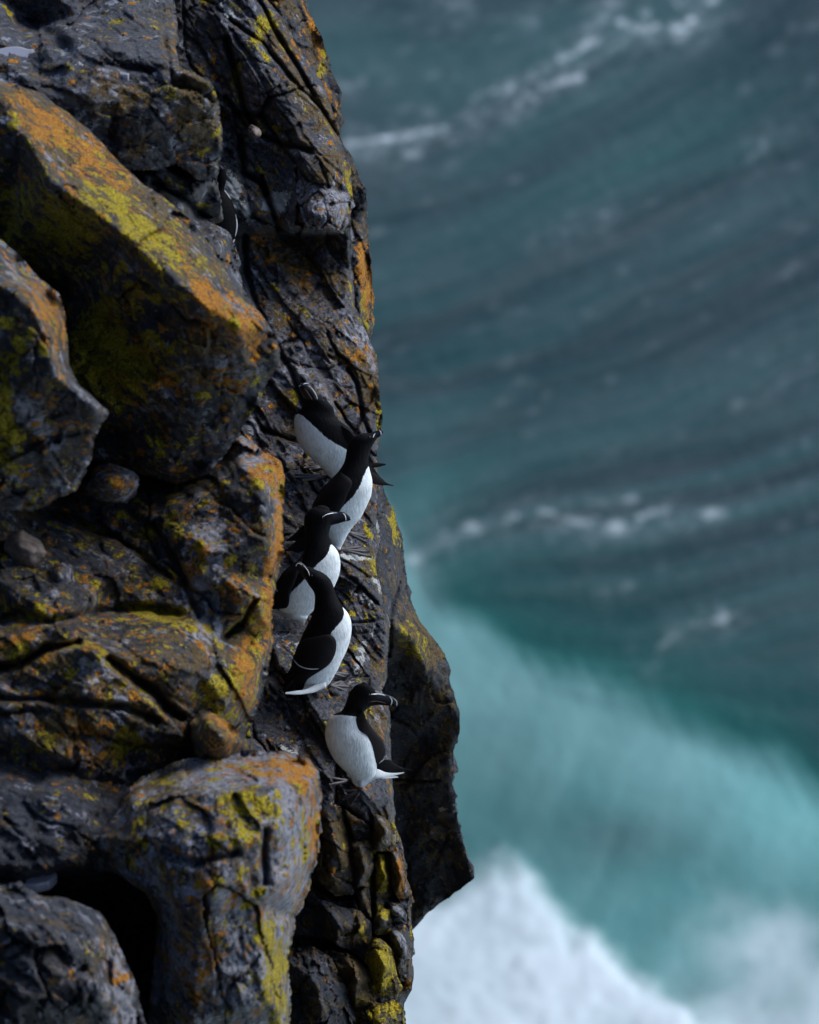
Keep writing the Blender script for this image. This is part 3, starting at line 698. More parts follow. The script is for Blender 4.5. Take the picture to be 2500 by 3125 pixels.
o = rock('crag', [(-250, 1380), (0, 1400), (300, 1390), (560, 1400), (690, 1340), (735, 1328), (783, 1362), (830, 1395), (858, 1412), (870, 1454), (870, 1500), (868, 1600), (862, 1700), (842, 1780), (832, 1850), (834, 1950),
    (826, 2000), (818, 2060), (800, 2120), (780, 2190), (752, 2245), (745, 2290), (700, 2330), (560, 2420), (400, 2500), (-250, 2500)],
    [(-250, 1380, 1.2), (0, 1400, 1.3), (300, 1390, 1.2), (560, 1400, 1.3), (735, 1328, 1.5), (858, 1412, 1.65), (870, 1600, 1.7), (840, 1780, 1.75), (832, 1950, 1.8), (800, 2120, 1.75), (752, 2245, 1.6),
     (0, 1560, 1.9), (200, 1500, 1.6), (400, 1560, 1.65), (560, 1560, 1.8), (740, 1420, 1.85), (800, 1480, 2.0), (820, 1650, 2.05), (790, 1850, 2.1), (760, 2050, 2.05),
     (620, 1700, 2.0), (500, 1700, 1.9), (640, 1900, 2.05), (300, 1780, 2.1), (0, 1780, 2.2), (-250, 1780, 2.2), (300, 1860, 2.0), (560, 1880, 2.1), (0, 1860, 2.1),
     (0, 1950, 2.45), (200, 1960, 2.5), (300, 1995, 2.55), (450, 2010, 2.50), (600, 2050, 2.4), (700, 2120, 2.3), (0, 2070, 2.5), (250, 2140, 2.55), (400, 2200, 2.5), (500, 2260, 2.4),
     (0, 2230, 2.65), (200, 2290, 2.65), (0, 2500, 2.4), (-250, 2500, 2.4), (400, 2500, 2.2), (700, 2330, 1.9), (640, 2240, 2.1)],
    soft=3, edge_r=18, edge_d=0.11, facet=[(190, 1.7, 35, 0.12, 0.05), (80, 1.5, 30, 0.045, 0.015)], rough=0.032, rough_s=7, seed=71,
    cracks=[([(-50, 1890), (60, 1880), (150, 1900), (300, 1870), (420, 1850), (540, 1870)], 14, 0.12), ([(-20, 2040), (60, 2030), (140, 1980), (240, 1960)], 12, 0.18),
            ([(330, 2010), (400, 2060), (470, 2110), (510, 2160), (550, 2190)], 13, 0.16), ([(0, 2130), (130, 2135), (260, 2145), (380, 2160), (480, 2200)], 10, 0.12),
            ([(470, 1600), (520, 1680), (560, 1760), (600, 1880)], 9, 0.1), ([(300, 1600), (420, 1690), (520, 1760)], 9, 0.07), ([(690, 1940), (740, 1900), (780, 1840)], 10, 0.1), ([(90, 1560), (200, 1580), (330, 1630)], 14, 0.1)],
    base={'b': 0.40, 'g': 0.32, 'o': 0.20, 'y': 0.18, 'p': 0.15},
    blobs=[('o', 800, 1430, 60, 60, 40, 0.5), ('g', 790, 1400, 100, 60, 40, 1.4), ('o', 850, 1560, 26, 200, 0, 0.75), ('g', 855, 1540, 24, 140, 0, 1.2), ('o', 820, 1800, 26, 160, 0, 0.7), ('o', 760, 1950, 40, 140, 10, 0.6), ('y', 780, 1920, 30, 160, 0, 0.45),
           ('o', 600, 1690, 40, 110, 5, 0.55), ('g', 620, 1730, 52, 170, 5, 1.4), ('g', 640, 1890, 30, 60, 0, 1.3), ('y', 540, 1590, 60, 30, 0, 0.5), ('g', 520, 1630, 20, 24, 0, 0.7),
           ('y', 470, 1870, 110, 24, 8, 1.0), ('y', 140, 1880, 60, 24, 0, 0.7), ('y', 130, 1830, 60, 30, 0, 0.4), ('y', 690, 2100, 40, 40, 0, 1.0), ('y', 630, 2120, 34, 34, 0, 1.0), ('y', 660, 2060, 60, 40, 0, 0.4), ('b', 600, 1960, 150, 90, 20, 0.5),
           ('y', 700, 2190, 60, 24, 30, 0.6), ('b', 280, 2060, 260, 70, 15, 0.5), ('g', 290, 2030, 120, 30, 35, 0.4), ('g', 20, 2110, 60, 14, 0, 0.9), ('o', 300, 1990, 100, 20, 20, 0.4), ('o', 720, 1800, 30, 40, 0, 0.5),
           ('y', 390, 2260, 50, 40, 0, 0.9), ('o', 300, 2230, 110, 40, 20, 0.5), ('g', 400, 2210, 80, 30, 20, 0.4), ('b', 200, 2250, 220, 60, 10, 0.6), ('y', 60, 1990, 60, 16, -20, 0.6), ('o', 80, 1940, 80, 30, 0, 0.4), ('o', 750, 2080, 30, 90, 10, 0.5), ('y', 470, 1640, 30, 20, 0, 0.6), ('y', 480, 1780, 24, 16, 0, 0.7), ('y', 290, 2010, 110, 40, 20, 0.3)], **NEAR)
tag(o, 'wide cracked rock face in the left middle with an orange-edged right side', 'rock')
o = rock('boulder', [(585, 2260), (580, 2200), (610, 2170), (660, 2175), (710, 2210), (760, 2270), (770, 2320), (700, 2350), (610, 2340)],
    [(585, 2260, 2.5), (610, 2170, 2.45), (660, 2175, 2.5), (760, 2270, 2.4), (640, 2210, 2.72), (690, 2250, 2.7), (700, 2350, 2.4), (610, 2340, 2.4), (640, 2300, 2.6)],
    soft=3, edge_r=24, edge_d=0.10, facet=[(60, 1.3, 30, 0.04, 0.01)], rough=0.02, rough_s=8, seed=75, base={'b': 0.8, 'o': 0.3, 'y': 0.15, 'g': 0.1},
    blobs=[('o', 690, 2210, 60, 24, 40, 0.4)], step=5.5, thick=0.7)
tag(o, 'small ochre-brown boulder wedged above the big pale boulder', 'boulder')
o = rock('crag', [(-250, 2330), (0, 2300), (100, 2290), (250, 2330), (420, 2370), (560, 2400), (560, 2700), (520, 3300), (350, 3300), (-250, 3300)],
    [(-250, 2330, 2.4), (0, 2300, 2.5), (250, 2330, 2.45), (560, 2400, 2.3), (0, 2420, 2.8), (200, 2440, 2.75), (400, 2560, 2.6), (0, 2640, 2.9), (120, 2660, 2.92), (200, 2640, 2.85), (350, 2680, 2.5),
     (0, 2720, 2.6), (200, 2760, 2.3), (420, 2760, 2.0), (420, 3000, 1.6), (0, 3000, 1.8), (-250, 3300, 1.6), (520, 3300, 1.4), (-250, 2650, 2.9), (300, 2560, 2.75)],
    soft=5, edge_r=26, edge_d=0.10, facet=[(140, 1.5, 30, 0.09, 0.03), (70, 1.4, 40, 0.035, 0.012)], rough=0.03, rough_s=7, seed=81,
    base={'b': 0.22, 'g': 0.15, 'o': 0.03, 'y': 0.03}, blobs=[('b', 280, 2380, 90, 50, 10, 0.5), ('y', 290, 2420, 40, 16, -20, 0.5), ('o', 160, 2480, 20, 14, 0, 0.5), ('o', 250, 2350, 60, 20, 10, 0.5)], **NEAR)
tag(o, 'black rock shelf with a small pool, left of the big pale boulder', 'rock')
o = rock('boulder', [(378, 2440), (430, 2370), (520, 2330), (650, 2297), (760, 2287), (860, 2290), (940, 2310), (978, 2350), (985, 2430), (978, 2520), (966, 2620), (940, 2710), (905, 2800), (895, 2870), (880, 2930), (884, 2990), (888, 3125), (888, 3300),
    (455, 3300), (450, 3125), (470, 2950), (480, 2800), (440, 2720), (340, 2660), (230, 2680), (220, 2640), (300, 2560)],
    [(378, 2440, 2.6), (430, 2370, 2.5), (650, 2297, 2.45), (860, 2290, 2.45), (978, 2350, 2.4), (985, 2430, 2.45), (966, 2620, 2.4), (905, 2800, 2.3), (880, 2930, 2.2), (888, 3300, 2.0),
     (400, 2450, 2.8), (550, 2430, 2.95), (700, 2420, 3.0), (850, 2400, 2.95), (940, 2400, 2.75), (800, 2560, 3.1), (850, 2520, 3.05), (900, 2500, 2.92), (700, 2560, 3.15), (550, 2540, 3.1), (400, 2560, 2.95), (900, 2650, 2.8), (850, 2700, 2.95),
     (770, 2640, 3.05), (780, 2760, 2.95), (600, 2640, 3.15), (650, 2720, 3.2), (560, 2760, 3.05), (800, 2900, 2.85), (820, 3050, 2.75), (600, 2900, 2.95), (520, 2900, 2.8), (600, 3125, 2.8), (480, 3125, 2.5), (455, 3300, 2.3), (340, 2660, 2.7), (230, 2680, 2.6), (300, 2560, 2.8), (860, 2850, 2.6), (860, 3100, 2.5), (470, 2800, 2.6)],
    soft=3, edge_r=18, edge_d=0.11, facet=[(170, 1.5, 80, 0.09, 0.03), (70, 1.4, 60, 0.035, 0.012)], rough=0.028, rough_s=7, seed=91,
    cracks=[([(815, 2540), (808, 2620), (812, 2700)], 9, 0.10), ([(500, 2600), (600, 2640), (720, 2600)], 10, 0.06)],
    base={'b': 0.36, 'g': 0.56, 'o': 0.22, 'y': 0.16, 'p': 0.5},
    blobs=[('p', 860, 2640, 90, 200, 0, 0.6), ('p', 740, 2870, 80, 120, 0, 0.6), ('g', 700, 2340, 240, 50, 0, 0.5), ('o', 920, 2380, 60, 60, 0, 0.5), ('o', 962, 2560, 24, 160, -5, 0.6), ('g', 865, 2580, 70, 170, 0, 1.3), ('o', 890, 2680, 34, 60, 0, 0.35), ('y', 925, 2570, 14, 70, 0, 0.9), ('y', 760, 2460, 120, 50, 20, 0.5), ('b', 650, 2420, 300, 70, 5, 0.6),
           ('y', 740, 2520, 60, 50, 0, 0.45), ('g', 740, 2870, 60, 110, 5, 0.9), ('g', 830, 2900, 60, 80, 0, 0.6), ('y', 800, 2860, 40, 60, 0, 0.9), ('y', 850, 2930, 40, 70, 0, 0.8), ('y', 840, 3060, 40, 90, 0, 0.6), ('o', 640, 2700, 90, 40, 20, 0.45), ('o', 610, 2690, 20, 16, 0, 0.9), ('g', 640, 2740, 110, 50, 10, 0.4),
           ('o', 600, 2900, 110, 60, 0, 0.35), ('o', 620, 3010, 70, 50, 0, 0.35), ('g', 560, 3000, 90, 110, 0, 0.4), ('y', 500, 2370, 60, 30, 0, 0.3), ('y', 730, 2420, 40, 20, 0, 0.5), ('o', 790, 2340, 140, 40, 0, 0.3), ('y', 620, 2560, 70, 30, 0, 0.4)], **NEAR)
tag(o, 'big pale grey boulder at the bottom with orange and yellow lichen on its right flank', 'boulder')
o = rock('boulder', [(-250, 2640), (0, 2700), (60, 2690), (120, 2730), (200, 2740), (300, 2780), (350, 2840), (380, 2920), (425, 3030), (446, 3125), (450, 3300), (-250, 3300)],
    [(-250, 2640, 3.3), (0, 2700, 3.3), (200, 2740, 3.25), (300, 2780, 3.2), (350, 2840, 3.2), (425, 3030, 3.2), (450, 3300, 3.1), (0, 2820, 3.65), (150, 2850, 3.65), (260, 2900, 3.6), (300, 3000, 3.6), (330, 3125, 3.5), (0, 3125, 3.6), (150, 3000, 3.7), (-250, 2900, 3.7), (-250, 3300, 3.5), (380, 3050, 3.4)],
    soft=3, edge_r=16, edge_d=0.09, facet=[(130, 1.5, 50, 0.16, 0.04), (70, 1.4, 45, 0.06, 0.012)], rough=0.03, rough_s=7, seed=95,
    base={'b': 0.25, 'g': 0.3, 'o': 0.06, 'y': 0.0, 'p': 0.1}, blobs=[('g', 380, 3000, 60, 160, -20, 0.6), ('b', 360, 2980, 60, 120, -20, 0.6), ('o', 375, 2990, 30, 14, 0, 0.8)], **NEAR)
tag(o, 'dark grey boulder filling the bottom left corner', 'boulder')

# ---- loose stones
s = NT("brown_stone"); nn = s.noise(s.obj(), 30, 8, 0.65); s.set(s.b.inputs['Base Color'], s.mix(s.mapr(nn, 0.35, 0.68), (0.075, 0.060, 0.054), (0.20, 0.155, 0.135)))
s.b.inputs['Roughness'].default_value = 0.85; s.set(s.b.inputs['Normal'], s.bump(nn, 0.7, 0.015)); M_STONE = s.m
def stone(lab, cx, cy, rx, ry, z, base, seed, blobs=(), ang=0, mat=None):
    ol = []
    rnd = random.Random(seed)
    k = 7
    for i in range(k):
        a = 2 * math.pi * (i + 0.5 * rnd.random()) / k; r = 0.82 + 0.34 * rnd.random()
        ol.append((cx + rx * r * math.cos(a), cy + ry * r * math.sin(a)))
    ctrl = [(x, y, z - 0.03) for x, y in ol] + [(cx - rx * .2, cy - ry * .2, z + 0.05), (cx + rx * .3, cy + ry * .1, z + 0.035), (cx, cy + ry * .5, z + 0.01)]
    o = rock('stone', ol, ctrl, step=4.0, soft=2, thick=0.12, edge_r=min(rx, ry) * 0.6, edge_d=0.05, facet=[(50, 1.2, 10, 0.012, 0.0)], rough=0.006, rough_s=14, seed=seed, base=base, blobs=blobs, wob=3, mat=mat)
    tag(o, lab, 'stone')
stone('smooth brown stone lying on the rock face near the left edge', 74, 1676, 72, 56, 2.22, {}, 401, mat=M_STONE)
stone('small grey stone with an orange cap beside the smooth brown stone', 186, 1760, 44, 46, 2.2, {'b': 0.2, 'g': 0.6, 'p': 1.0}, 402, [('o', 165, 1730, 32, 20, 10, 1.0)])
stone('pale stone with orange lichen under the huge boulder', 350, 1480, 82, 52, 2.05, {'b': 0.3, 'g': 0.5, 'p': 0.9}, 403, [('o', 365, 1455, 46, 30, 20, 0.9)])
stone('tiny brown stone perched on the crag above the pale guano streaks', 777, 408, 22, 22, -0.72, {}, 404, mat=M_STONE)

# ---- rain pools
s = NT("pool_water"); s.b.inputs['Base Color'].default_value = (0.20, 0.20, 0.23, 1); s.b.inputs['Roughness'].default_value = 0.04  # pale base colour paints in the bright sky reflected by the water
s.b.inputs['IOR'].default_value = 1.33; s.b.inputs['Coat Weight'].default_value = 1.0
s.set(s.b.inputs['Normal'], s.bump(s.noise(s.obj(), 30, 2), 0.05, 0.002)); M_POOL = s.m
def surf_z(names, px, py):
    best = -9
    o = Vector(C0.tolist()); d = (V(px, py, 0.0) - o).normalized()
    for t in names:
        h = t.ray_cast(o, d)
        if h[0] is not None: best = max(best, DIST - float(np.dot(np.array(h[0]) - C0, FW)))
    return best
def pool(lab, pts, trees, lift=0.02):
    cx = sum(p[0] for p in pts) / len(pts); cy = sum(p[1] for p in pts) / len(pts)
    z0 = surf_z(trees, cx, cy) + lift
    P0 = W(cx, cy, z0); ring = []
    n = 40; ar = np.array(pts + [pts[0]], float)
    seg = np.hypot(*np.diff(ar, axis=0).T); cum = np.concatenate([[0], np.cumsum(seg)])
    for i in range(n):
        t = cum[-1] * i / n
        x = np.interp(t, cum, ar[:, 0]); y = np.interp(t, cum, ar[:, 1])
        # where the sight line meets the level of the water
        d = W(x, y, 0.0) - C0; k = (P0[2] - CAMZ) / d[2]; ring.append(C0 + d * k)
    ring = np.array(ring); c = ring.mean(0)
    vv = np.concatenate([ring, c + (ring - c) * 0.9 + np.array([0, 0, -0.004]) * 0, [c], ring - np.array([0, 0, 0.03])])
    F = []
    for i in range(n):
        j = (i + 1) % n
        F.append((i, j, n + j, n + i)); F.append((n + i, n + j, 2 * n)); F.append((2 * n + 1 + i, 2 * n + 1 + j, j, i))
    o = mesh_obj('rain_pool', vv, F, M_POOL); tag(o, lab, 'pool'); return o
trees = []
for nm in ('rock_slab', 'crag'):
    for (vv, ff) in ROCKS[nm]:
        trees.append(BVHTree.FromPolygons([tuple(v) for v in vv.tolist()], [tuple(f) for f in ff.tolist()]))
pool('largest rain pool, pale and still, near the top left corner', [(-60, 150), (0, 148), (30, 143), (60, 142), (85, 150), (108, 152), (108, 172), (60, 180), (20, 180), (-60, 176)], trees)
pool('small rain pool on the black shelf near the bottom left', [(75, 2700), (85, 2670), (120, 2655), (160, 2655), (176, 2668), (150, 2690), (110, 2700)], trees)
pool('thin sliver of rain water in a groove of the top slab, left one of two', [(348, 218), (365, 216), (395, 224), (390, 229), (362, 226)], trees, 0.006)
pool('tiny rain pool on the lip of the top slab, right one of two', [(466, 222), (480, 218), (496, 222), (492, 229), (470, 229)], trees, 0.006)

# ------------------------------------------------------------------ sea
SX0, SX1 = -1.0, 8.5
def sea_axis(lo, hi, stp, far):
    core = np.arange(lo, hi, stp); out = []
    d = stp; p = hi
    while p < far: d *= 1.25; p += d; out.append(p)
    neg = []; d = stp; p = lo
    while p > -far: d *= 1.25; p -= d; neg.append(p)
    return np.array(neg[::-1] + core.tolist() + out)
xs = sea_axis(-1.5, 7.5, 0.045, 4000); ys = sea_axis(58, 93, 0.07, 4000)
SXX, SYY = np.meshgrid(xs, ys)
P = np.stack([SXX, SYY, np.zeros_like(SXX)], -1)
rel = P - C0; dd = rel @ FW
ok = dd > 5
ppx = np.where(ok, 1250 + (rel @ RT) * DIST / np.where(ok, dd, 1) * 1000, 9999)
ppy = np.where(ok, 1562.5 - (rel @ UP) * DIST / np.where(ok, dd, 1) * 1000, 9999)
ppx = np.clip(ppx, -600, 4200); ppy = np.clip(ppy, -1500, 4600)
# stream lines of the swell, from top to bottom; each maps across-position to down-position
SL = [[(0, -900), (1100, -1000), (1700, -1250), (2500, -1900), (4200, -2900)],
      [(0, 480), (1050, 440), (1400, 370), (1700, 220), (2000, 60), (2500, -330), (4200, -1500)],
      [(0, 900), (1100, 870), (1500, 760), (2000, 560), (2500, 280), (4200, -600)],
      [(0, 1260), (1150, 1230), (1500, 1180), (2000, 1040), (2500, 800), (4200, 200)],
      [(0, 1800), (1230, 1640), (1500, 1480), (2000, 1400), (2500, 1240), (4200, 700)],
      [(0, 2100), (1260, 1760), (1400, 1640), (1800, 1570), (2200, 1530), (2500, 1420), (4200, 900)],
      [(0, 2300), (1270, 1850), (1500, 1800), (1900, 1780), (2300, 1730), (2500, 1680), (4200, 1300)],
      [(0, 2500), (1280, 1880), (1500, 1960), (1900, 2060), (2150, 1960), (2500, 1860), (4200, 1700)],
      [(0, 2700), (1290, 1900), (1800, 2150), (2200, 2290), (2500, 2420), (4200, 3000)],
      [(0, 5000), (1290, 4800), (4200, 5200)]]
def smooth_line(l, x):
    xs_ = np.linspace(l[0][0], l[-1][0], 400); y_ = np.interp(xs_, [p[0] for p in l], [p[1] for p in l])
    k = np.hanning(61); k /= k.sum(); y_ = np.convolve(np.pad(y_, 30, mode='edge'), k, 'valid')
    return np.interp(x, xs_, y_)
cur = np.stack([smooth_line(l, ppx) for l in SL])
for i in range(1, len(SL)): cur[i] = np.maximum(cur[i], cur[i - 1] + 20)
PSI = np.zeros_like(ppx)
for i in range(len(SL) - 1):
    t = (ppy - cur[i]) / (cur[i + 1] - cur[i]); PSI = np.where((t >= 0), i + np.clip(t, 0, 1), PSI)
PSI = blur(PSI, 80)
nz = fbm(ppx / 500, ppy / 300, octv=4, seed=5)
st1 = fbm(PSI * 3.2 + nz * 0.5, ppx / 900, octv=4, seed=201, gain=0.55)
st2 = fbm(PSI * 13 + nz * 0.8, ppx / 330, octv=4, seed=207, gain=0.65)
st3 = fbm(PSI * 34 + nz * 1.5, ppx / 150, octv=3, seed=208, gain=0.6)
fine = fbm(ppx / 26, ppy / 20, octv=3, seed=209)
def blob(cx, cy, rx, ry, ang):
    a = math.radians(ang); dx = ppx - cx; dy = ppy - cy
    u = (dx * math.cos(a) + dy * math.sin(a)) / rx; v = (-dx * math.sin(a) + dy * math.cos(a)) / ry
    return np.exp(-(u * u + v * v))
# aerated turquoise water below the diagonal front
front = [(1150, 1500), (1235, 1700), (1290, 1800), (1440, 1900), (1600, 2005), (1800, 2080), (2000, 2150), (2200, 2255), (2400, 2365), (2600, 2450), (4200, 3100)]
fy = np.interp(ppx, [p[0] for p in front], [p[1] for p in front])
below = (ppy - fy) + fbm(ppx / 150, ppy / 150, octv=3, seed=221) * 55
Tq = sstep(-95, 130, below + 26 * fbm((ppx - ppy * 0.5) / 22, (ppy + ppx * 0.5) / 190, octv=3, seed=222))
band = np.exp(-((below - 150) / 190) ** 2)
mott = fbm(ppx / 330, ppy / 260, octv=4, seed=223)
diag = fbm((ppx + ppy * 0.4) / 70, (ppy - ppx * 0.4) / 420, octv=3, seed=225)
turq = Tq * (0.44 + 0.19 * band + 0.20 * mott + 0.07 * diag)
turq += 0.18 * blob(1250, 1640, 90, 210, 10) * (1 - Tq) + 0.35 * Tq * blob(2420, 2480, 260, 240, 20) + 0.22 * Tq * blob(2100, 2900, 420, 220, 20)
turq -= 0.20 * Tq * blob(1900, 2580, 330, 120, 10) + 0.10 * Tq * blob(1480, 2300, 160, 220, 60)
turq += 0.05 * blob(1300, 1380, 200, 260, 0) * (1 - Tq) + 0.10 * (1 - Tq) * (st1 + 0.3)
# clear green water just above the front
green = (1 - Tq ** 1.5) * np.exp(-np.clip(-below - 40, 0, None) / 190.0) * sstep(1250, 1450, ppx)
green += (1 - Tq) * 0.24 * np.clip(0.2 + st1, 0, 1)
green += (1 - Tq) * 0.3 * blob(2200, 420, 420, 130, -25)
# foam
def streak(pts, w, seed, st=1.0, br=0.5):
    d, qx, qy, t = seg_dist(ppx, ppy, pts, False, True)
    b = fbm(ppx / 46, ppy / 40, octv=3, seed=seed)
    ln = fbm(t * 9 + seed, np.zeros_like(t), octv=2, seed=seed + 1)
    return st * np.exp(-(d / (w * (1 + 0.5 * ln))) ** 2) * np.clip(0.70 + br * 2.2 * b + 0.5 * ln + 0.9 * fine, 0, 1.3) * sstep(0, 0.08, t) * sstep(1.0, 0.92, t)
foam = np.zeros_like(ppx)
STREAKS = [([(1030, 440), (1100, 436), (1190, 424), (1290, 402), (1390, 398)], 17, 1, 0.8, 0.5), ([(1400, 390), (1500, 365), (1600, 310)], 22, 2, 0.55, 0.5),
          ([(1430, 300), (1560, 270), (1650, 310)], 22, 3, 0.45, 0.6), ([(1660, 230), (1800, 130), (1890, 120)], 26, 4, 0.8, 0.4), ([(1640, 270), (1790, 230)], 20, 5, 0.5, 0.5),
          ([(1870, 65), (1980, 95), (2080, 90), (2150, 30), (2210, -20)], 28, 6, 0.9, 0.35), ([(1840, 0), (1990, 50)], 20, 7, 0.35, 0.6), ([(1350, 10), (1420, 5)], 14, 8, 0.4, 0.5),
          ([(1030, 270), (1120, 255)], 22, 9, 0.3, 0.5), ([(1240, 120), (1500, 60), (1660, 70)], 26, 10, 0.16, 0.7), ([(1670, 720), (1780, 670), (1900, 630)], 18, 11, 0.30, 0.4),
          ([(2280, 500), (2340, 430), (2480, 350)], 26, 12, 0.20, 0.9), ([(1245, 1740), (1300, 1670), (1400, 1620), (1500, 1600), (1650, 1590)], 30, 13, 0.42, 0.4),
          ([(1500, 1590), (1650, 1560), (1800, 1600), (1900, 1590), (2060, 1550)], 20, 14, 0.5, 0.5), ([(1700, 1620), (1900, 1610), (2100, 1590), (2240, 1560)], 22, 15, 0.4, 0.6),
          ([(1780, 1540), (1960, 1520)], 16, 16, 0.3, 0.5), ([(2000, 1985), (2060, 1930), (2130, 1900), (2230, 1880)], 24, 17, 0.42, 0.4), ([(1960, 2070), (2010, 2000)], 20, 18, 0.2, 0.4),
          ([(2200, 1250), (2330, 1210), (2500, 1120)], 24, 19, 0.12, 0.7), ([(1800, 1820), (1950, 1780)], 20, 20, 0.12, 0.6), ([(1030, 480), (1120, 475), (1300, 470)], 22, 21, 0.3, 0.6),
          ([(1990, 1740), (2050, 1720)], 18, 22, 0.2, 0.5), ([(2060, 20), (2140, -30)], 24, 23, 0.5, 0.4)]
for (p_, w_, sd_, st_, br_) in STREAKS:
    wv = fbm(ppx / 90, ppy / 70, octv=3, seed=sd_ + 70)
    foam = np.maximum(foam, streak([(x, y) for x, y in p_], w_ * (0.60 + 0.4 * wv), sd_, st_ * 1.4, br_ * 1.5 + 0.25))
    foam = np.maximum(foam, streak([(x, y + 12) for x, y in p_], w_ * 1.9, sd_ + 40, st_ * 0.30, 0.3))
lace = np.clip(0.62 + 1.5 * fbm(ppx / 30, ppy / 20, octv=4, seed=261, gain=0.7) , 0.12, 1.25)
foam = foam * lace
near_foam = np.zeros_like(ppx)
for (p_, w_, sd_, st_, br_) in STREAKS:
    near_foam = np.maximum(near_foam, st_ * np.exp(-(seg_dist(ppx, ppy, p_) / 70.0) ** 2))
foam = np.maximum(foam, near_foam * 0.55 * np.clip(fbm(PSI * 26, ppx / 60, octv=4, seed=265, gain=0.7) * 2.4 - 0.25, 0, 1))
rngs = random.Random(4)
for i in range(120):                                   # loose foam flecks
    bx_ = rngs.uniform(1100, 2550); by_ = rngs.uniform(-60, 1800)
    foam = np.maximum(foam, rngs.uniform(0.04, 0.16) * blob(bx_, by_, rngs.uniform(10, 30), rngs.uniform(7, 14), -20))
edge = [(1100, 2870), (1264, 2830), (1400, 2730), (1470, 2680), (1530, 2662), (1590, 2672), (1640, 2735), (1690, 2820), (1735, 2880), (1800, 2880), (1850, 2940), (1950, 3030), (2080, 3110), (2300, 3230), (4200, 3600)]
ey = np.interp(ppx, [p[0] for p in edge], [p[1] for p in edge])
eb = (ppy - ey) + fbm(ppx / 90, ppy / 90, octv=4, seed=231) * 42 + fbm(ppx / 26, ppy / 26, octv=3, seed=232) * 20
burst = sstep(-80, 90, eb)
burst *= 0.90 + 0.10 * fbm(ppx / 40, ppy / 34, octv=3, seed=239) + 0.26 * fbm(ppx / 210, ppy / 190, octv=3, seed=233)
soft = sstep(2740, 3220, ppy + fbm(ppx / 200, ppy / 160, octv=4, seed=235) * 260) * sstep(1850, 2300, ppx)
foam = np.clip(np.maximum(np.maximum(foam * 0.62, burst), soft * 0.75) + 0.07 * Tq * band * (1 + mott) + 0.05 * Tq * np.clip(diag + 0.2, 0, 1), 0, 1)
turq = np.clip(turq, 0, 1); green = np.clip(green, 0, 1)
slate = np.clip(0.58 + 0.26 * st1 + 0.55 * st2 + 0.50 * st3 + 0.20 * nz, 0, 1)
H = 0.03 * st1 + 0.01 * fine + burst * 0.2 + 0.10 * Tq
H = H * np.exp(-(np.clip(np.hypot(SXX - 3, SYY - 75) - 30, 0, None) / 60) ** 2)
Vs = np.stack([SXX, SYY, H], -1).reshape(-1, 3)
ny_, nx_ = SXX.shape
idg = np.arange(ny_ * nx_).reshape(ny_, nx_)
Fs = np.stack([idg[:-1, :-1], idg[:-1, 1:], idg[1:, 1:], idg[1:, :-1]], -1).reshape(-1, 4)
s = NT("sea_water")
A = s.sep(s.attr('sea').outputs['Color']); sl = s.attr('slate').outputs['Fac']
n1 = s.noise(s.scale(s.obj(), (1.0, 0.45, 1)), 3.0, 6, 0.65, 0.4)
base = s.mix(sl, (0.004, 0.026, 0.030), (0.040, 0.056, 0.063))
base = s.mix(A[1], base, (0.002, 0.068, 0.060))
base = s.mix(A[0], base, (0.115, 0.335, 0.325))
base = s.mix(A[2], base, (0.56, 0.64, 0.68))
s.set(s.b.inputs['Base Color'], base)
s.set(s.b.inputs['Roughness'], s.mapr(A[2], 0.0, 0.6, 0.38, 0.85))
s.b.inputs['IOR'].default_value = 1.33; s.b.inputs['Specular IOR Level'].default_value = 0.3
s.set(s.b.inputs['Normal'], s.bump(s.math('MULTIPLY', n1, s.mapr(A[2], 0.1, 0.6, 1.0, 0.0)), 0.4, 0.05))
sea = mesh_obj('sea', Vs, Fs, s.m, origin=(0, 0, 0), attrs={'sea': np.stack([turq, green, foam], -1).reshape(-1, 3), 'slate': slate.ravel()})
tag(sea, kind='structure')

# ------------------------------------------------------------------ razorbills
def bird_material():
    s = NT("plumage"); co = s.obj()
    w = s.attr('white').outputs['Fac']
    n = s.noise(s.scale(co, (1, 1, 0.35)), 150.0, 4, 0.6); n2 = s.noise(co, 25.0, 4)
    e = s.math('ADD', w, s.math('MULTIPLY', s.math('SUBTRACT', n, 0.5), 0.16))
    m = s.mapr(e, 0.47, 0.53)
    blk = s.mix(s.mapr(n2, 0.35, 0.65), (0.0020, 0.0021, 0.0032), (0.0048, 0.0042, 0.0048))
    wht = s.mix(s.mapr(n, 0.3, 0.7), (0.64, 0.69, 0.70), (0.80, 0.85, 0.86))
    n3 = s.noise(co, 9.0, 3); n4 = s.noise(s.scale(co, (1, 1, 0.16), (0.5, 0, 0)), 130.0, 5, 0.65)
    wht = s.mix(s.mapr(n2, 0.45, 0.75, 0, 0.4), wht, (0.45, 0.48, 0.49))
    wht = s.mix(s.mapr(n3, 0.50, 0.68, 0, 0.35), wht, (0.42, 0.44, 0.44))
    wht = s.mix(s.mapr(n4, 0.54, 0.72, 0, 0.28), wht, (0.34, 0.36, 0.37))
    s.set(s.b.inputs['Base Color'], s.mix(m, blk, wht))
    s.set(s.b.inputs['Roughness'], s.mapr(m, 0, 1, 0.72, 0.9))
    s.b.inputs['Specular IOR Level'].default_value = 0.10
    s.set(s.b.inputs['Normal'], s.bump(s.math('ADD', n, n4), 0.5, 0.004)); return s.m
M_PLUM = bird_material()
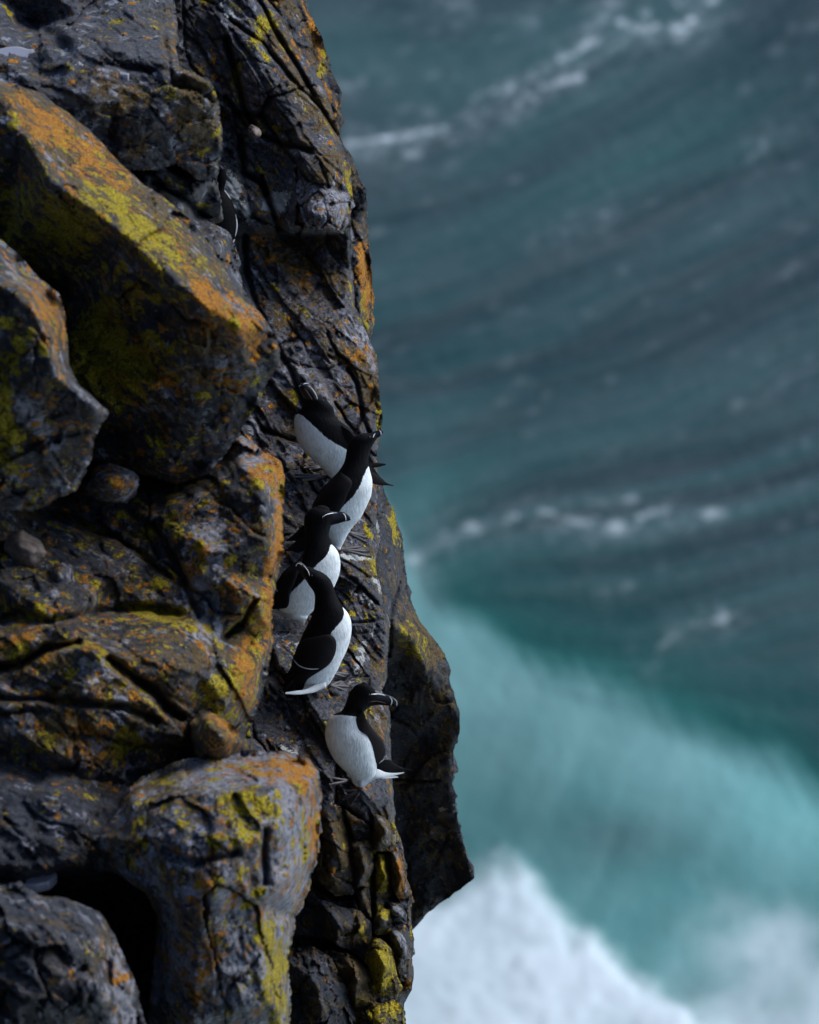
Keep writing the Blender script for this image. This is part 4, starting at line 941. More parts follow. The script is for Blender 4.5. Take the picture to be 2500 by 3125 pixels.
def simple(name, c, r, spec=0.4, noise=0.0, sc=80):
    s = NT(name)
    if noise:
        n = s.noise(s.obj(), sc, 5, 0.6)
        s.set(s.b.inputs['Base Color'], s.mix(n, tuple(x * (1 - noise) for x in c), tuple(min(1, x * (1 + noise)) for x in c)))
        s.set(s.b.inputs['Normal'], s.bump(n, 0.4, 0.003))
    else: s.b.inputs['Base Color'].default_value = c + (1,)
    s.b.inputs['Roughness'].default_value = r; s.b.inputs['Specular IOR Level'].default_value = spec
    return s.m
M_WING = simple("wing_feathers", (0.0060, 0.0052, 0.0060), 0.7, 0.14, 0.5, 60)
M_WINGB = simple("brown_wing_feathers", (0.013, 0.0095, 0.0095), 0.75, 0.2, 0.4, 60)
M_BILL = simple("bill_horn", (0.004, 0.004, 0.005), 0.30, 0.35)
M_STRIPE = simple("white_mark", (0.62, 0.64, 0.66), 0.6, 0.2)
M_FOOT = simple("foot_skin", (0.050, 0.043, 0.047), 0.42, 0.4, 0.5, 90)
M_WHITE = simple("white_feathers", (0.54, 0.58, 0.60), 0.9, 0.1, 0.12, 90)
M_EYE = simple("eye", (0.004, 0.003, 0.003), 0.1, 0.6)
M_GAPE = simple("gape_line", (0.10, 0.06, 0.04), 0.6, 0.2)

def catmull(A, n):
    A = np.asarray(A, float); k = len(A)
    # parametrise by chord
    d = np.sqrt((np.diff(A[:, :4], axis=0) ** 2).sum(1)) + 1e-6; t = np.concatenate([[0], np.cumsum(d)])
    ts = np.linspace(0, t[-1], n); out = np.zeros((n, A.shape[1]))
    M = np.zeros_like(A)
    for i in range(k):
        a = max(0, i - 1); b = min(k - 1, i + 1); M[i] = (A[b] - A[a]) / (t[b] - t[a])
    for j, tt in enumerate(ts):
        i = min(k - 2, max(0, np.searchsorted(t, tt) - 1)); h = t[i + 1] - t[i]; u = (tt - t[i]) / h
        out[j] = (2*u**3-3*u**2+1)*A[i] + (u**3-2*u**2+u)*h*M[i] + (-2*u**3+3*u**2)*A[i+1] + (u**3-u**2)*h*M[i+1]
    return out

def loft(name, st, mat, parent, rings=70, seg=48, white=None, vent=None, noise=0.0, round0=0.5, round1=0.5, seed=0, origin=None):
    """st rows: Lx, Ly, Rx, Ry, z centre, depth ratio. white: list (station fraction, angle from the ventral line where black begins)"""
    S = catmull(st, rings)
    L = S[:, 0:2]; R = S[:, 2:4]; c = (L + R) / 2; h = (R - L) / 2; hw = np.hypot(h[:, 0], h[:, 1]) / 1000.0
    tpar = np.linspace(0, 1, rings)
    rowsV = []; wts = []
    ph = np.linspace(0, 2 * math.pi, seg, endpoint=False)
    def ring(ci, hi, zi, rat, k, tp):
        px = ci[0] + hi[0] * k * np.cos(ph); py = ci[1] + hi[1] * k * np.cos(ph)
        zz = zi + np.hypot(*hi) / 1000.0 * rat * k * np.sin(ph)
        rowsV.append(W(px, py, zz))
        if white is not None:
            wb = np.interp(tp, [w[0] for w in white], [w[1] for w in white])
            v_ = np.interp(tp, [w[0] for w in vent], [w[1] for w in vent])
            dphi = np.abs((np.degrees(ph) - v_ + 180) % 360 - 180)
            wts.append(np.clip(0.5 + (wb - dphi) / 60.0, 0, 1))
        else: wts.append(np.zeros(seg))
    # rounded ends
    ax0 = c[0] - c[1]; ax0 = ax0 / (np.hypot(*ax0) + 1e-9) * np.hypot(*h[0]); dz0 = 0
    for a in np.linspace(1, 0.15, 5):
        ring(c[0] + ax0 * round0 * math.sin(a * math.pi / 2), h[0], S[0, 4], S[0, 5], max(0.02, math.cos(a * math.pi / 2)), 0)
    for i in range(rings): ring(c[i], h[i], S[i, 4], S[i, 5], 1, tpar[i])
    ax1 = c[-1] - c[-2]; ax1 = ax1 / (np.hypot(*ax1) + 1e-9) * np.hypot(*h[-1])
    for a in np.linspace(0.15, 1, 5):
        ring(c[-1] + ax1 * round1 * math.sin(a * math.pi / 2), h[-1], S[-1, 4], S[-1, 5], max(0.02, math.cos(a * math.pi / 2)), 1)
    Vv = np.concatenate(rowsV); n = len(rowsV)
    wt = np.concatenate(wts)
    if noise:
        ctr = np.repeat(np.array([r.mean(0) for r in rowsV]), seg, axis=0); d = Vv - ctr
        Vv = Vv + d * (noise * fbm(Vv[:, 0] * 22, Vv[:, 1] * 22, Vv[:, 2] * 22, octv=3, seed=seed))[:, None]
    i = np.arange(n - 1)[:, None] * seg; j = np.arange(seg)[None, :]; j2 = (j + 1) % seg
    F = np.stack([i + j, i + j2, i + seg + j2, i + seg + j], -1).reshape(-1, 4)
    # fan caps
    c0 = Vv[:seg].mean(0); c1 = Vv[-seg:].mean(0)
    Vv = np.concatenate([Vv, [c0, c1]]); wt = np.concatenate([wt, [wt[0], wt[-1]]])
    N = n * seg
    faces = [tuple(f) for f in F.tolist()] + [(N, (k + 1) % seg, k) for k in range(seg)] + [(N + 1, (n - 1) * seg + k, (n - 1) * seg + (k + 1) % seg) for k in range(seg)]
    # orientation: make normals point outward
    faces = [tuple(reversed(f)) for f in faces]
    o = mesh_obj(name, Vv, faces, mat, parent, attrs={'white': wt})
    o['_'] = 0; del o['_']
    tr = BVHTree.FromPolygons([tuple(v) for v in Vv.tolist()], faces)
    return o, tr

def hitz(trees, px, py, default):
    o = Vector(C0.tolist()); d = (V(px, py, 0.0) - o).normalized(); best = None
    for t in trees:
        h = t.ray_cast(o, d)
        if h[0] is not None:
            z = DIST - float(np.dot(np.array(h[0]) - C0, FW))
            if best is None or z > best: best = z
    return default if best is None else best

def ribbon(name, pts, r, mat, parent, trees, zdef, lift=0.0012, taper=True, n=30):
    """thin raised cord of feathers lying on the surface below it"""
    A = catmull([(p[0], p[1], 0, 0) for p in pts], n); V_ = []; seg = 8
    zs = np.array([hitz(trees, a[0], a[1], np.nan) for a in A])
    if np.isnan(zs).all(): zs[:] = zdef
    idx = np.arange(n); g = ~np.isnan(zs); zs = np.interp(idx, idx[g], zs[g])
    for i in range(n):
        a = A[max(0, i - 1)]; b = A[min(n - 1, i + 1)]; t = np.array([b[0] - a[0], b[1] - a[1]]); t /= np.hypot(*t) + 1e-9
        nn = np.array([-t[1], t[0]]); k = math.sin(math.pi * min(1, max(0, (i + 0.6) / n))) ** 0.45 if taper else 1
        for q in range(seg):
            an = 2 * math.pi * q / seg
            V_.append(W(A[i][0] + nn[0] * r * k * math.cos(an), A[i][1] + nn[1] * r * k * math.cos(an), zs[i] + lift + r / 1000 * 0.55 * k * math.sin(an)))
    F = [(i * seg + q, i * seg + (q + 1) % seg, (i + 1) * seg + (q + 1) % seg, (i + 1) * seg + q) for i in range(n - 1) for q in range(seg)]
    F += [tuple(range(seg)), tuple(range((n - 1) * seg, n * seg))[::-1]]
    return mesh_obj(name, np.array(V_), F, mat, parent)

def shell(name, outline, mat, parent, trees, zdef, lift=0.008, th=0.008, step=4.0, zfun=None, bow=0.008):
    """feathered panel with an exact outline that follows the body under it"""
    pts = catmull([(p[0], p[1], 0, 0) for p in list(outline) + [outline[0]]], max(40, len(outline) * 8))[:-1, :2]
    n = len(pts); cx, cy = pts.mean(0)
    rings = 9; V_ = []; back = []
    zc = hitz(trees, cx, cy, zdef)
    def zat(x, y):
        if zfun: return zfun(x, y)
        return hitz(trees, x, y, np.nan)
    Z = np.full((rings, n), np.nan); XY = np.zeros((rings, n, 2))
    for r in range(rings):
        k = 1 - r / rings
        for i in range(n):
            x = cx + (pts[i][0] - cx) * k; y = cy + (pts[i][1] - cy) * k
            XY[r, i] = (x, y); Z[r, i] = zat(x, y)
    for r in range(rings - 1, -1, -1):
        for i in range(n):
            if np.isnan(Z[r, i]): Z[r, i] = (Z[r + 1, i] - 0.002) if r < rings - 1 else zc
    # limit sharp drops towards the rim
    for r in range(rings - 2, -1, -1):
        Z[r] = np.maximum(Z[r], Z[r + 1] - 0.012)
    for r in range(rings):
        e = r / rings; Z[r] += lift + bow * (1 - (1 - e) ** 3)
    front = W(XY[..., 0], XY[..., 1], Z).reshape(-1, 3)
    rear = W(XY[0, :, 0], XY[0, :, 1], Z[0] - th)
    c1 = W(cx, cy, float(Z[-1].mean())); c2 = W(cx, cy, float(Z[-1].mean()) - th - lift)
    Vv = np.concatenate([front, rear, [c1, c2]]); F = []
    for r in range(rings - 1):
        for i in range(n):
            j = (i + 1) % n; F.append((r * n + i, r * n + j, (r + 1) * n + j, (r + 1) * n + i))
    R0 = rings * n; C1 = R0 + n; C2 = C1 + 1
    for i in range(n):
        j = (i + 1) % n
        F.append(((rings - 1) * n + i, (rings - 1) * n + j, C1)); F.append((R0 + i, R0 + j, j, i)); F.append((C2, R0 + j, R0 + i))
    o = mesh_obj(name, Vv, F, mat, parent)
    return o, BVHTree.FromPolygons([tuple(v) for v in Vv.tolist()], F)

def foot(parent, ankle, toes, leg_top, zoff=0.004):
    """webbed foot: three toes with knuckled tubes joined by a thin web, plus the shank"""
    def gz(p): return ground_z(p[0], p[1], 0.0) + zoff
    za = gz(ankle)
    zmin = min([gz(t) for t in toes] + [za]); 
    V_ = []; F = []
    def tube(p, q, r0, r1, zlift=0.0):
        n = 6; seg = 8; base = len(V_)
        for i in range(n):
            t = i / (n - 1); x = p[0] + (q[0] - p[0]) * t; y = p[1] + (q[1] - p[1]) * t; z = p[2] + (q[2] - p[2]) * t + zlift * math.sin(math.pi * t)
            r = (r0 + (r1 - r0) * t) * (1.15 if i % 2 else 0.95)
            tx, ty = q[0] - p[0], q[1] - p[1]; l = math.hypot(tx, ty) + 1e-6; nx, ny = -ty / l, tx / l
            for k in range(seg):
                a = 2 * math.pi * k / seg
                V_.append(W(x + nx * r * math.cos(a), y + ny * r * math.cos(a), z + r / 1000 * math.sin(a)))
        for i in range(n - 1):
            for k in range(seg): F.append((base + i * seg + k, base + i * seg + (k + 1) % seg, base + (i + 1) * seg + (k + 1) % seg, base + (i + 1) * seg + k))
        F.append(tuple(range(base, base + seg))); F.append(tuple(range(base + (n - 1) * seg, base + n * seg))[::-1])
    A = (ankle[0], ankle[1], za + 0.006)
    T = [(t[0], t[1], max(gz(t), za - 0.03) + 0.002) for t in toes]
    for t in T: tube(A, t, 5.5, 3.6, 0.006)
    tube(A, leg_top, 6.0, 8.0)
    for a, b in zip(T[:-1], T[1:]):                       # web, scalloped between the toes
        m = ((a[0] * .45 + b[0] * .45 + A[0] * .1), (a[1] * .45 + b[1] * .45 + A[1] * .1), (a[2] + b[2]) / 2)
        base = len(V_)
        for dz in (0.005, 0.001):
            for p in (A, a, m, b): V_.append(W(p[0], p[1], p[2] + dz))
        F += [(base, base + 1, base + 2), (base, base + 2, base + 3), (base + 4, base + 6, base + 5), (base + 4, base + 7, base + 6), (base + 1, base + 5, base + 6, base + 2), (base + 2, base + 6, base + 7, base + 3)]
    return mesh_obj('foot', np.array(V_), F, M_FOOT, parent)

def eye(parent, px, py, trees, z, r=3.2):
    z = hitz(trees, px, py, z); V_ = []; F = []; n = 8; m = 10
    for i in range(n + 1):
        a = math.pi * i / n
        for j in range(m):
            b = 2 * math.pi * j / m
            V_.append(W(px + r * math.sin(a) * math.cos(b), py + r * math.cos(a), z + r / 1000 * math.sin(a) * math.sin(b)))
    F = [(i * m + j, i * m + (j + 1) % m, (i + 1) * m + (j + 1) % m, (i + 1) * m + j) for i in range(n) for j in range(m)]
    return mesh_obj('eye', np.array(V_), F, M_EYE, parent)

def bird_root(px, py, z, label, grp='razorbills lined up along the ledge'):
    e = bpy.data.objects.new('razorbill', None); COL.objects.link(e)
    e.location = V(px, py, z); e.empty_display_size = 0.05
    tag(e, label, 'seabird', grp); return e

def zline(y0, z0, slope):
    return lambda y: z0 + slope * (y0 - y) / 1000.0

# bird A: farthest of the five, bill raised to the upper left
g = ground_z(1000, 1455); zl = zline(1455, g + 0.05, 0.75)
B = bird_root(1000, 1455, g, 'farthest full-view razorbill, bill raised to the upper left, white breast facing left')
st = [(1020, 1466, 1135, 1448), (1000, 1450, 1136, 1420), (978, 1424, 1130, 1392), (952, 1401, 1117, 1366), (926, 1374, 1099, 1345), (907, 1341, 1080, 1324), (898, 1308, 1062, 1304), (898, 1282, 1045, 1290),
      (906, 1260, 1028, 1277), (922, 1243, 1021, 1264), (928, 1228, 1018, 1246), (928, 1214, 1006, 1230), (925, 1203, 988, 1215), (926, 1196, 972, 1204)]
st = [(*s_, zl((s_[1] + s_[3]) / 2), r_) for s_, r_ in zip(st, [0.85, .85, .88, .9, .9, .9, .9, .9, .92, .95, .95, .95, .9, .9])]
b, tb = loft('body', st, M_PLUM, B, rings=90, white=[(0, 106), (0.2, 92), (0.35, 77), (0.48, 62), (0.58, 52), (0.66, 38), (0.71, 20), (0.74, -25), (1, -60)], vent=[(0, 152), (1, 152)], noise=0.03, seed=1)
zh = zl(1205)
bl, tbl = loft('bill', [(927, 1212, 976, 1216, zh + .012, .8), (921, 1200, 968, 1199, zh + .020, .75), (916, 1188, 958, 1186, zh + .026, .7), (914, 1179, 948, 1176, zh + .03, .6), (918, 1174, 938, 1171, zh + .03, .5)], M_BILL, B, rings=24, seg=28, round1=.3)
ribbon('bill_stripe', [(950, 1184), (958, 1194), (965, 1206), (969, 1218)], 1.44, M_STRIPE, bl, [tbl, tb], zh + .04)
ribbon('bill_stripe', [(924, 1173), (933, 1170), (943, 1171)], 1.27, M_STRIPE, bl, [tbl], zh + .04)
ribbon('bill_stripe', [(912, 1181), (915, 1178), (918, 1176)], 1.10, M_STRIPE, bl, [tbl], zh + .04)
ribbon('gape', [(930, 1184), (940, 1199), (948, 1212), (954, 1222)], 1.2, M_GAPE, bl, [tbl, tb], zh + .04)
eye(B, 985, 1222, [tb], zh)
loft('wing', [(1040, 1300, 1072, 1318, zl(1310) + .05, .3), (1030, 1335, 1112, 1360, zl(1345) + .05, .3), (1060, 1385, 1135, 1400, zl(1390) + .03, .3), (1100, 1420, 1140, 1408, zl(1415), .3), (1140, 1427, 1143, 1411, zl(1418) - .01, .3), (1176, 1420, 1177, 1415, zl(1418) - .01, .3)], M_WING, B, rings=40, seg=24)
loft('wing', [(1090, 1400, 1110, 1380, zl(1400) - .08, .3), (1120, 1440, 1140, 1425, zl(1430) - .09, .3), (1150, 1462, 1156, 1450, zl(1450) - .09, .3), (1170, 1472, 1173, 1466, zl(1460) - .09, .3)], M_WING, B, rings=20, seg=20)
loft('tail', [(1110, 1450, 1120, 1425, zl(1440) - .03, .4), (1135, 1474, 1146, 1446, zl(1455) - .04, .35), (1165, 1481, 1170, 1465, zl(1465) - .05, .35), (1180, 1481, 1182, 1474, zl(1470) - .05, .4), (1200, 1483, 1201, 1481, zl(1475) - .05, .5)], M_WING, B, rings=26, seg=20)
foot(B, (986, 1426), [(930, 1418), (928, 1428), (945, 1434)], (1000, 1440, zl(1440)))
foot(B, (996, 1456), [(905, 1447), (898, 1457), (922, 1466)], (1012, 1450, zl(1450)))

# bird B: bill to the upper right, white belly on the right
g = ground_z(1045, 1665); zl = zline(1665, g + 0.06, 0.62)
B = bird_root(1045, 1665, g, 'second razorbill of the row, stretching its neck and pointing its bill up to the right')
st = [(1006, 1655, 1040, 1675), (990, 1636, 1052, 1650), (968, 1606, 1074, 1612), (956, 1574, 1100, 1582), (952, 1548, 1120, 1544), (962, 1522, 1134, 1508), (978, 1496, 1137, 1474), (1004, 1469, 1131, 1444), (1034, 1437, 1125, 1415),
      (1051, 1410, 1125, 1396), (1057, 1384, 1130, 1376), (1062, 1360, 1138, 1358), (1074, 1339, 1146, 1345), (1096, 1325, 1149, 1339), (1120, 1321, 1148, 1336)]
st = [(*s_, zl((s_[1] + s_[3]) / 2), r_) for s_, r_ in zip(st, [.9, .9, .9, .9, .88, .88, .88, .9, .95, 1, 1, .95, .9, .85, .8])]
b, tb = loft('body', st, M_PLUM, B, rings=90, white=[(0, 125), (0.1, 115), (0.25, 82), (0.33, 66), (0.42, 53), (0.52, 42), (0.58, 34), (0.635, 18), (0.67, -10), (0.71, -60), (1, -60)], vent=[(0, 30), (0.5, 14), (1, 14)], noise=0.03, seed=2)
zh = zl(1330)
bl, tbl = loft('bill', [(1134, 1319, 1143, 1345, zh, .55), (1144, 1316, 1152, 1338, zh, .5), (1155, 1312, 1163, 1330, zh, .45), (1162, 1310, 1169, 1322, zh, .4)], M_BILL, B, rings=24, seg=28, round1=.5)
ribbon('bill_stripe', [(1146, 1322), (1142, 1327), (1139, 1335)], 1.27, M_STRIPE, bl, [tbl, tb], zh + .02)
ribbon('bill_stripe', [(1157, 1313), (1162, 1318), (1163, 1328)], 1.36, M_STRIPE, bl, [tbl], zh + .02)
eye(B, 1128, 1334, [tb], zh)
wg, tw = shell('wing', [(1040, 1440), (1075, 1470), (1062, 1505), (1046, 1545), (1010, 1600), (975, 1630), (945, 1640), (945, 1600), (965, 1530), (1000, 1480)], M_WING, B, [tb], zl(1530) + .06)
loft('wing', [(930, 1600, 980, 1625, zl(1610) - .05, .3), (905, 1622, 950, 1660, zl(1630) - .06, .3), (890, 1636, 905, 1651, zl(1640) - .06, .3), (872, 1649, 875, 1652, zl(1645) - .06, .3)], M_WING, B, rings=24, seg=20)
loft('tail', [(940, 1630, 985, 1675, zl(1650) - .02, .4), (905, 1650, 930, 1682, zl(1660) - .03, .3), (880, 1672, 892, 1686, zl(1670) - .03, .3), (862, 1683, 864, 1687, zl(1675) - .03, .4)], M_WING, B, rings=24, seg=20)
loft('undertail', [(1000, 1668, 1005, 1690, zl(1680) - .03, .5), (960, 1680, 962, 1698, zl(1688) - .03, .4), (925, 1682, 928, 1712, zl(1690) - .04, .3), (890, 1684, 892, 1690, zl(1690) - .04, .3)], M_WHITE, B, rings=24, seg=20)
foot(B, (1062, 1625), [(1120, 1655), (1122, 1642), (1115, 1632)], (1050, 1615, zl(1615)))
foot(B, (1040, 1676), [(1135, 1700), (1130, 1684), (1110, 1668)], (1034, 1662, zl(1662)))

# bird C: bill to the right, half hidden by the next bird
g = ground_z(925, 1895); zl = zline(1895, g + 0.07, 0.62)
B = bird_root(925, 1895, g, 'middle razorbill of the row, big banded bill held level to the right')
st = [(872, 1872, 940, 1880), (850, 1862, 958, 1862), (836, 1838, 985, 1836), (832, 1812, 1010, 1808), (840, 1783, 1026, 1776), (860, 1752, 1036, 1746), (888, 1728, 1038, 1712), (912, 1706, 1031, 1684), (926, 1686, 1014, 1660),
      (931, 1655, 1004, 1636), (930, 1625, 1006, 1617), (928, 1598, 1012, 1602), (931, 1572, 1018, 1580), (944, 1555, 1016, 1566), (966, 1546, 1006, 1558)]
st = [(*s_, zl((s_[1] + s_[3]) / 2), r_) for s_, r_ in zip(st, [.9, .9, .88, .85, .85, .85, .85, .88, .92, .95, .98, .95, .9, .8, .7])]
b, tb = loft('body', st, M_PLUM, B, rings=90, white=[(0, 150), (0.08, 110), (0.2, 82), (0.35, 66), (0.44, 62), (0.5, 56), (0.56, 40), (0.605, 26), (0.64, 8), (0.66, -30), (1, -60)], vent=[(0, 50), (0.3, 30), (1, 20)], noise=0.03, seed=3)
zh = zl(1580)
bl, tbl = loft('bill', [(1000, 1557, 1004, 1606, zh, .5), (1018, 1561, 1020, 1601, zh, .42), (1034, 1562, 1036, 1597, zh, .36), (1048, 1562, 1048, 1593, zh, .32), (1059, 1567, 1056, 1591, zh, .28), (1067, 1576, 1065, 1589, zh, .25), (1070, 1584, 1070, 1587, zh, .25)], M_BILL, B, rings=30, seg=28, round1=.3)
ribbon('bill_stripe', [(985, 1577), (998, 1570), (1015, 1566), (1030, 1565)], 1.44, M_STRIPE, bl, [tbl, tb], zh + .02)
ribbon('bill_stripe', [(1046, 1565), (1052, 1572), (1055, 1580), (1056, 1590)], 1.70, M_STRIPE, bl, [tbl], zh + .02)
eye(B, 984, 1580, [tb], zh)
wg, tw = shell('wing', [(925, 1700), (912, 1745), (900, 1778), (886, 1812), (878, 1852), (850, 1858), (834, 1852), (832, 1815), (842, 1780), (875, 1735)], M_WING, B, [tb], zl(1780) + .06)
ribbon('wing_bar', [(842, 1785), (843, 1798), (848, 1806)], 1.2, M_STRIPE, wg, [tw], zl(1780) + .06)
loft('wing', [(840, 1800, 880, 1800, zl(1800), .3), (828, 1830, 878, 1840, zl(1830), .3), (820, 1850, 850, 1856, zl(1850), .3)], M_WING, B, rings=16, seg=20)
loft('undertail', [(900, 1845, 890, 1888, zl(1860), .8), (865, 1850, 862, 1880, zl(1865) - .02, .6), (830, 1853, 828, 1870, zl(1865) - .03, .5), (805, 1856, 805, 1866, zl(1868) - .03, .5)], M_WHITE, B, rings=24, seg=20)
loft('thigh', [(890, 1850, 952, 1842, zl(1850), .8), (896, 1875, 942, 1868, zl(1870) + .01, .8), (908, 1892, 934, 1888, zl(1885) + .01, .8), (922, 1904, 929, 1904, zl(1895), .7)], M_WHITE, B, rings=20, seg=24)
foot(B, (940, 1880), [(985, 1905), (975, 1915), (955, 1918)], (936, 1865, zl(1865)))

# bird D: seen from behind its shoulder, bill tucked to the left
g = ground_z(1010, 2085); zl = zline(2085, g + 0.13, 0.45)
B = bird_root(1010, 2085, g, 'fourth razorbill of the row, bill tucked to the left, thin white bar on its wing')
st = [(905, 2106, 950, 2113), (888, 2070, 1000, 2092), (888, 2045, 1021, 2062), (893, 2015, 1036, 2034), (902, 1988, 1052, 2000), (914, 1956, 1064, 1968), (928, 1926, 1072, 1936), (944, 1896, 1073, 1902), (957, 1864, 1064, 1874),
      (961, 1834, 1042, 1846), (958, 1808, 1026, 1815), (942, 1784, 1017, 1786), (930, 1762, 1006, 1765), (925, 1746, 986, 1748), (928, 1733, 962, 1738)]
st = [(*s_, zl((s_[1] + s_[3]) / 2), r_) for s_, r_ in zip(st, [.6, .75, .85, .88, .9, .9, .9, .9, .92, 1, 1, 1, .95, .85, .7])]
b, tb = loft('body', st, M_PLUM, B, rings=90, white=[(0, 90), (0.1, 88), (0.3, 75), (0.42, 70), (0.48, 72), (0.53, 62), (0.60, 42), (0.655, 24), (0.69, 5), (0.72, -40), (1, -60)], vent=[(0, 12), (1, 8)], noise=0.03, seed=4)
zh = zl(1740)
bl, tbl = loft('bill', [(934, 1727, 936, 1775, zh, .5), (924, 1719, 924, 1757, zh, .42), (914, 1713, 914, 1746, zh, .36), (907, 1715, 906, 1738, zh, .3), (903, 1721, 902, 1732, zh, .25)], M_BILL, B, rings=26, seg=28, round1=.3)
ribbon('bill_stripe', [(927, 1727), (935, 1735), (942, 1746), (945, 1758)], 1.36, M_STRIPE, bl, [tbl, tb], zh + .02)
ribbon('bill_stripe', [(903, 1729), (906, 1722), (913, 1719), (922, 1725)], 1.02, M_STRIPE, bl, [tbl], zh + .02)
eye(B, 952, 1757, [tb], zh)
wg, tw = shell('wing', [(975, 1940), (1005, 1936), (1022, 1948), (1027, 1968), (1022, 1998), (1006, 2026), (982, 2045), (946, 2068), (915, 2095), (880, 2113), (866, 2114), (867, 2085), (876, 2058), (896, 2020), (905, 1985), (920, 1955)], M_WING, B, [tb], zl(2020) + .06, lift=0.012)
ribbon('wing_bar', [(896, 2013), (911, 2030), (931, 2039), (952, 2042), (973, 2041)], 1.3, M_STRIPE, wg, [tw], zl(2020) + .08)
loft('undertail', [(985, 2076, 993, 2100, zl(2085) + .03, .6), (950, 2094, 957, 2115, zl(2100) + .05, .5), (925, 2104, 928, 2119, zl(2108) + .07, .4), (895, 2110, 896, 2119, zl(2112) + .09, .4), (872, 2113, 872, 2118, zl(2115) + .10, .4)], M_WHITE, B, rings=44, seg=20, noise=0.6, seed=7)
loft('thigh', [(975, 2050, 1022, 2040, zl(2050) + .02, .8), (974, 2076, 1016, 2064, zl(2070) + .02, .8), (986, 2092, 1008, 2080, zl(2082) + .015, .7)], M_WHITE, B, rings=14, seg=24)
foot(B, (1016, 2056), [(1066, 2052), (1068, 2058), (1052, 2066)], (1008, 2048, zl(2048)))
foot(B, (1008, 2092), [(1045, 2078), (1070, 2096), (1066, 2112)], (1000, 2082, zl(2080)))

# bird E: nearest, white breast to the camera, bill to the right, tail over the edge
g = ground_z(1085, 2392); zl = zline(2392, g + 0.07, 0.80)
B = bird_root(1085, 2392, g, 'nearest razorbill, full white breast to the camera and split white tail over the edge')
st = [(1076, 2384, 1118, 2396), (1062, 2362, 1140, 2374), (1042, 2343, 1150, 2348), (1022, 2321, 1152, 2318), (1008, 2297, 1150, 2292), (997, 2272, 1144, 2266), (993, 2248, 1134, 2242), (995, 2220, 1118, 2218), (1003, 2197, 1110, 2198),
      (1020, 2180, 1108, 2184), (1040, 2171, 1110, 2173), (1050, 2158, 1122, 2162), (1057, 2142, 1138, 2150), (1063, 2126, 1150, 2136), (1072, 2106, 1150, 2120), (1088, 2090, 1140, 2100), (1104, 2085, 1122, 2088)]
st = [(*s_, zl((s_[1] + s_[3]) / 2), r_) for s_, r_ in zip(st, [.9, .95, .95, .92, .9, .9, .9, .9, .95, 1, 1, .98, .92, .85, .8, .75, .7])]
b, tb = loft('body', st, M_PLUM, B, rings=90, white=[(0, 150), (0.1, 120), (0.3, 96), (0.45, 92), (0.52, 78), (0.60, 80), (0.625, 76), (0.645, -20), (1, -60)], vent=[(0, 120), (1, 116)], noise=0.035, seed=5)
zh = zl(2130)
bl, tbl = loft('bill', [(1128, 2098, 1126, 2158, zh, .5), (1146, 2104, 1146, 2153, zh, .42), (1162, 2112, 1162, 2152, zh, .36), (1178, 2119, 1176, 2153, zh, .32), (1192, 2124, 1190, 2154, zh, .28), (1203, 2131, 1200, 2155, zh, .25), (1210, 2142, 1207, 2156, zh, .22), (1212, 2152, 1210, 2157, zh, .2)], M_BILL, B, rings=36, seg=28, round1=.2)
ribbon('bill_stripe', [(1133, 2119), (1147, 2118), (1162, 2119), (1177, 2123)], 1.87, M_STRIPE, bl, [tbl, tb], zh + .02)
ribbon('bill_stripe', [(1189, 2126), (1195, 2134), (1196, 2143), (1193, 2153)], 1.27, M_STRIPE, bl, [tbl], zh + .02)
ribbon('bill_stripe', [(1204, 2132), (1211, 2142), (1211, 2155)], 0.85, M_STRIPE, bl, [tbl], zh + .02)
ribbon('gape', [(1130, 2142), (1150, 2140), (1180, 2147)], 0.9, M_GAPE, bl, [tbl, tb], zh + .02)
eye(B, 1127, 2120, [tb], zh)
wg, tw = shell('wing', [(1094, 2180), (1110, 2172), (1118, 2195), (1134, 2218), (1155, 2245), (1169, 2264), (1177, 2290), (1176, 2312), (1163, 2330), (1148, 2328), (1142, 2306), (1137, 2282), (1127, 2262), (1117, 2243), (1101, 2230), (1085, 2222), (1083, 2203)], M_WINGB, B, [tb], zl(2250) + .03, zfun=lambda x, y: zl(y) + .03 - max(0, (x - 1110)) / 1000 * 0.6, lift=0.012, th=0.03)
ribbon('wing_bar', [(1175, 2306), (1170, 2318), (1163, 2324), (1158, 2329)], 1.5, M_STRIPE, wg, [tw], zl(2310) + .05)
loft('wing_tip', [(1135, 2330, 1170, 2318, zl(2330) - .03, .3), (1150, 2348, 1190, 2319, zl(2335) - .04, .25), (1172, 2362, 1206, 2332, zl(2345) - .05, .25), (1200, 2358, 1224, 2341, zl(2350) - .06, .25), (1235, 2351, 1238, 2346, zl(2350) - .06, .3), (1258, 2352, 1259, 2350, zl(2350) - .06, .3)], M_WING, B, rings=36, seg=20)
loft('undertail', [(1108, 2340, 1104, 2404, zl(2370), .7), (1130, 2344, 1130, 2386, zl(2365), .6), (1152, 2347, 1152, 2376, zl(2362), .5), (1178, 2357, 1178, 2374, zl(2364) - .01, .4), (1205, 2359, 1206, 2367, zl(2362) - .02, .3), (1233, 2357, 1234, 2359, zl(2358) - .03, .3)], M_WHITE, B, rings=30, seg=20, noise=0.1, seed=9)
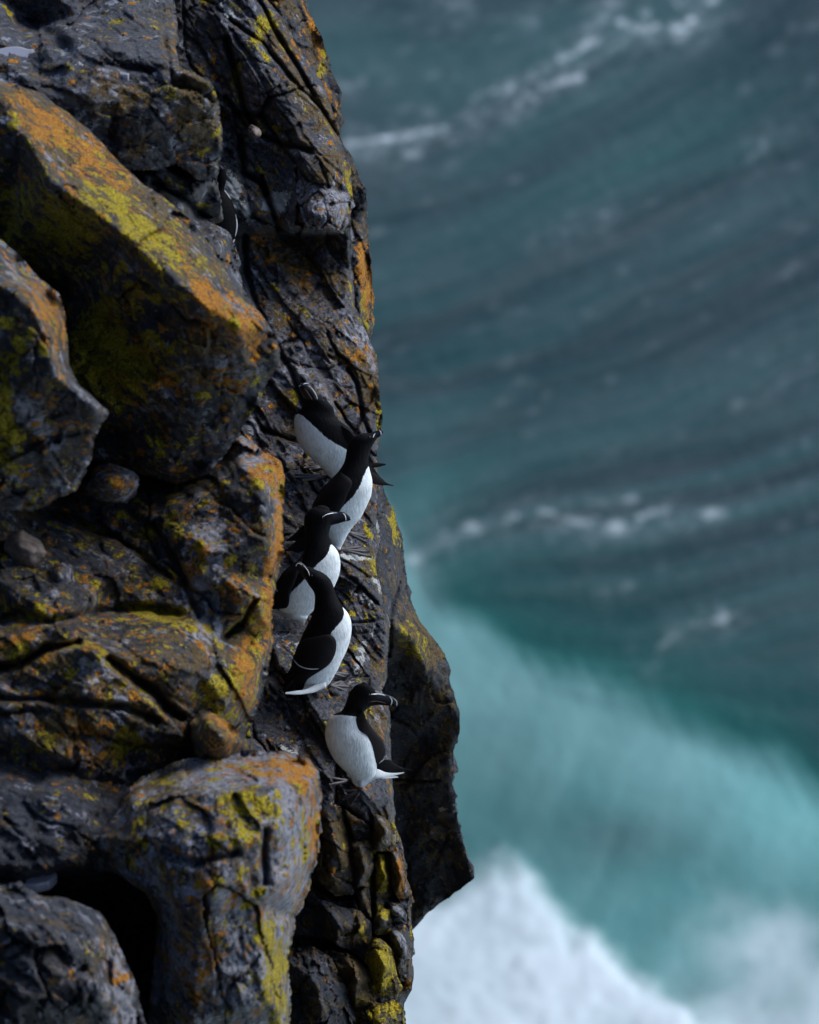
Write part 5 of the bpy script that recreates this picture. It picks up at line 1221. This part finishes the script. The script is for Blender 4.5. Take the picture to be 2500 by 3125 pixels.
loft('tail_feather', [(1165, 2362, 1165, 2378, zl(2370), .4), (1190, 2367, 1190, 2376, zl(2370) - .01, .4), (1214, 2370, 1215, 2373, zl(2370) - .02, .4)], M_WHITE, B, rings=14, seg=14)
loft('thigh', [(1092, 2372, 1128, 2376, zl(2375) + .015, .9), (1101, 2388, 1122, 2390, zl(2388) + .015, .8), (1107, 2402, 1113, 2402, zl(2398) + .01, .7)], M_WHITE, B, rings=14, seg=20)
foot(B, (1066, 2384), [(1000, 2372), (982, 2384), (1005, 2394)], (1078, 2374, zl(2374)))
foot(B, (1098, 2412), [(1030, 2418), (1045, 2440), (1072, 2455)], (1100, 2398, zl(2398)))

# bird F: mostly hidden behind the slab near the top
g = ground_z(715, 650); zl = zline(740, g + 0.12, 0.3)
B = bird_root(700, 740, g, 'razorbill mostly hidden behind the dark slab, only its black back showing', 'razorbills half hidden on the upper crag')
st = [(640, 735, 712, 744), (630, 710, 718, 722), (625, 680, 722, 684), (625, 650, 719, 652), (632, 628, 714, 628), (644, 606, 704, 606), (656, 590, 690, 588), (662, 575, 685, 576), (662, 556, 690, 556), (664, 536, 692, 534), (670, 518, 688, 518)]
st = [(*s_, zl((s_[1] + s_[3]) / 2), .8) for s_ in st]
b, tb = loft('body', st, M_PLUM, B, rings=60, white=[(0, 20), (0.3, 16), (0.55, 14), (0.62, 10), (0.7, -20), (1, -60)], vent=[(0, -25), (1, -25)], noise=0.02, seed=6)
ribbon('wing_bar', [(684, 579), (692, 590), (699, 600), (705, 608)], 1.8, M_STRIPE, b, [tb], zl(600) + .03, lift=.003)
ribbon('belly_edge', [(719, 654), (723, 681), (722, 702), (718, 721)], 2.2, M_STRIPE, b, [tb], zl(690), lift=.006)
ribbon('belly_edge', [(716, 730), (713, 737), (710, 742)], 1.8, M_STRIPE, b, [tb], zl(735), lift=.006)
bl, tbl = loft('bill', [(668, 530, 690, 528, zl(528), .5), (664, 516, 682, 514, zl(515), .4), (662, 506, 672, 504, zl(505), .3)], M_BILL, B, rings=14, seg=16)
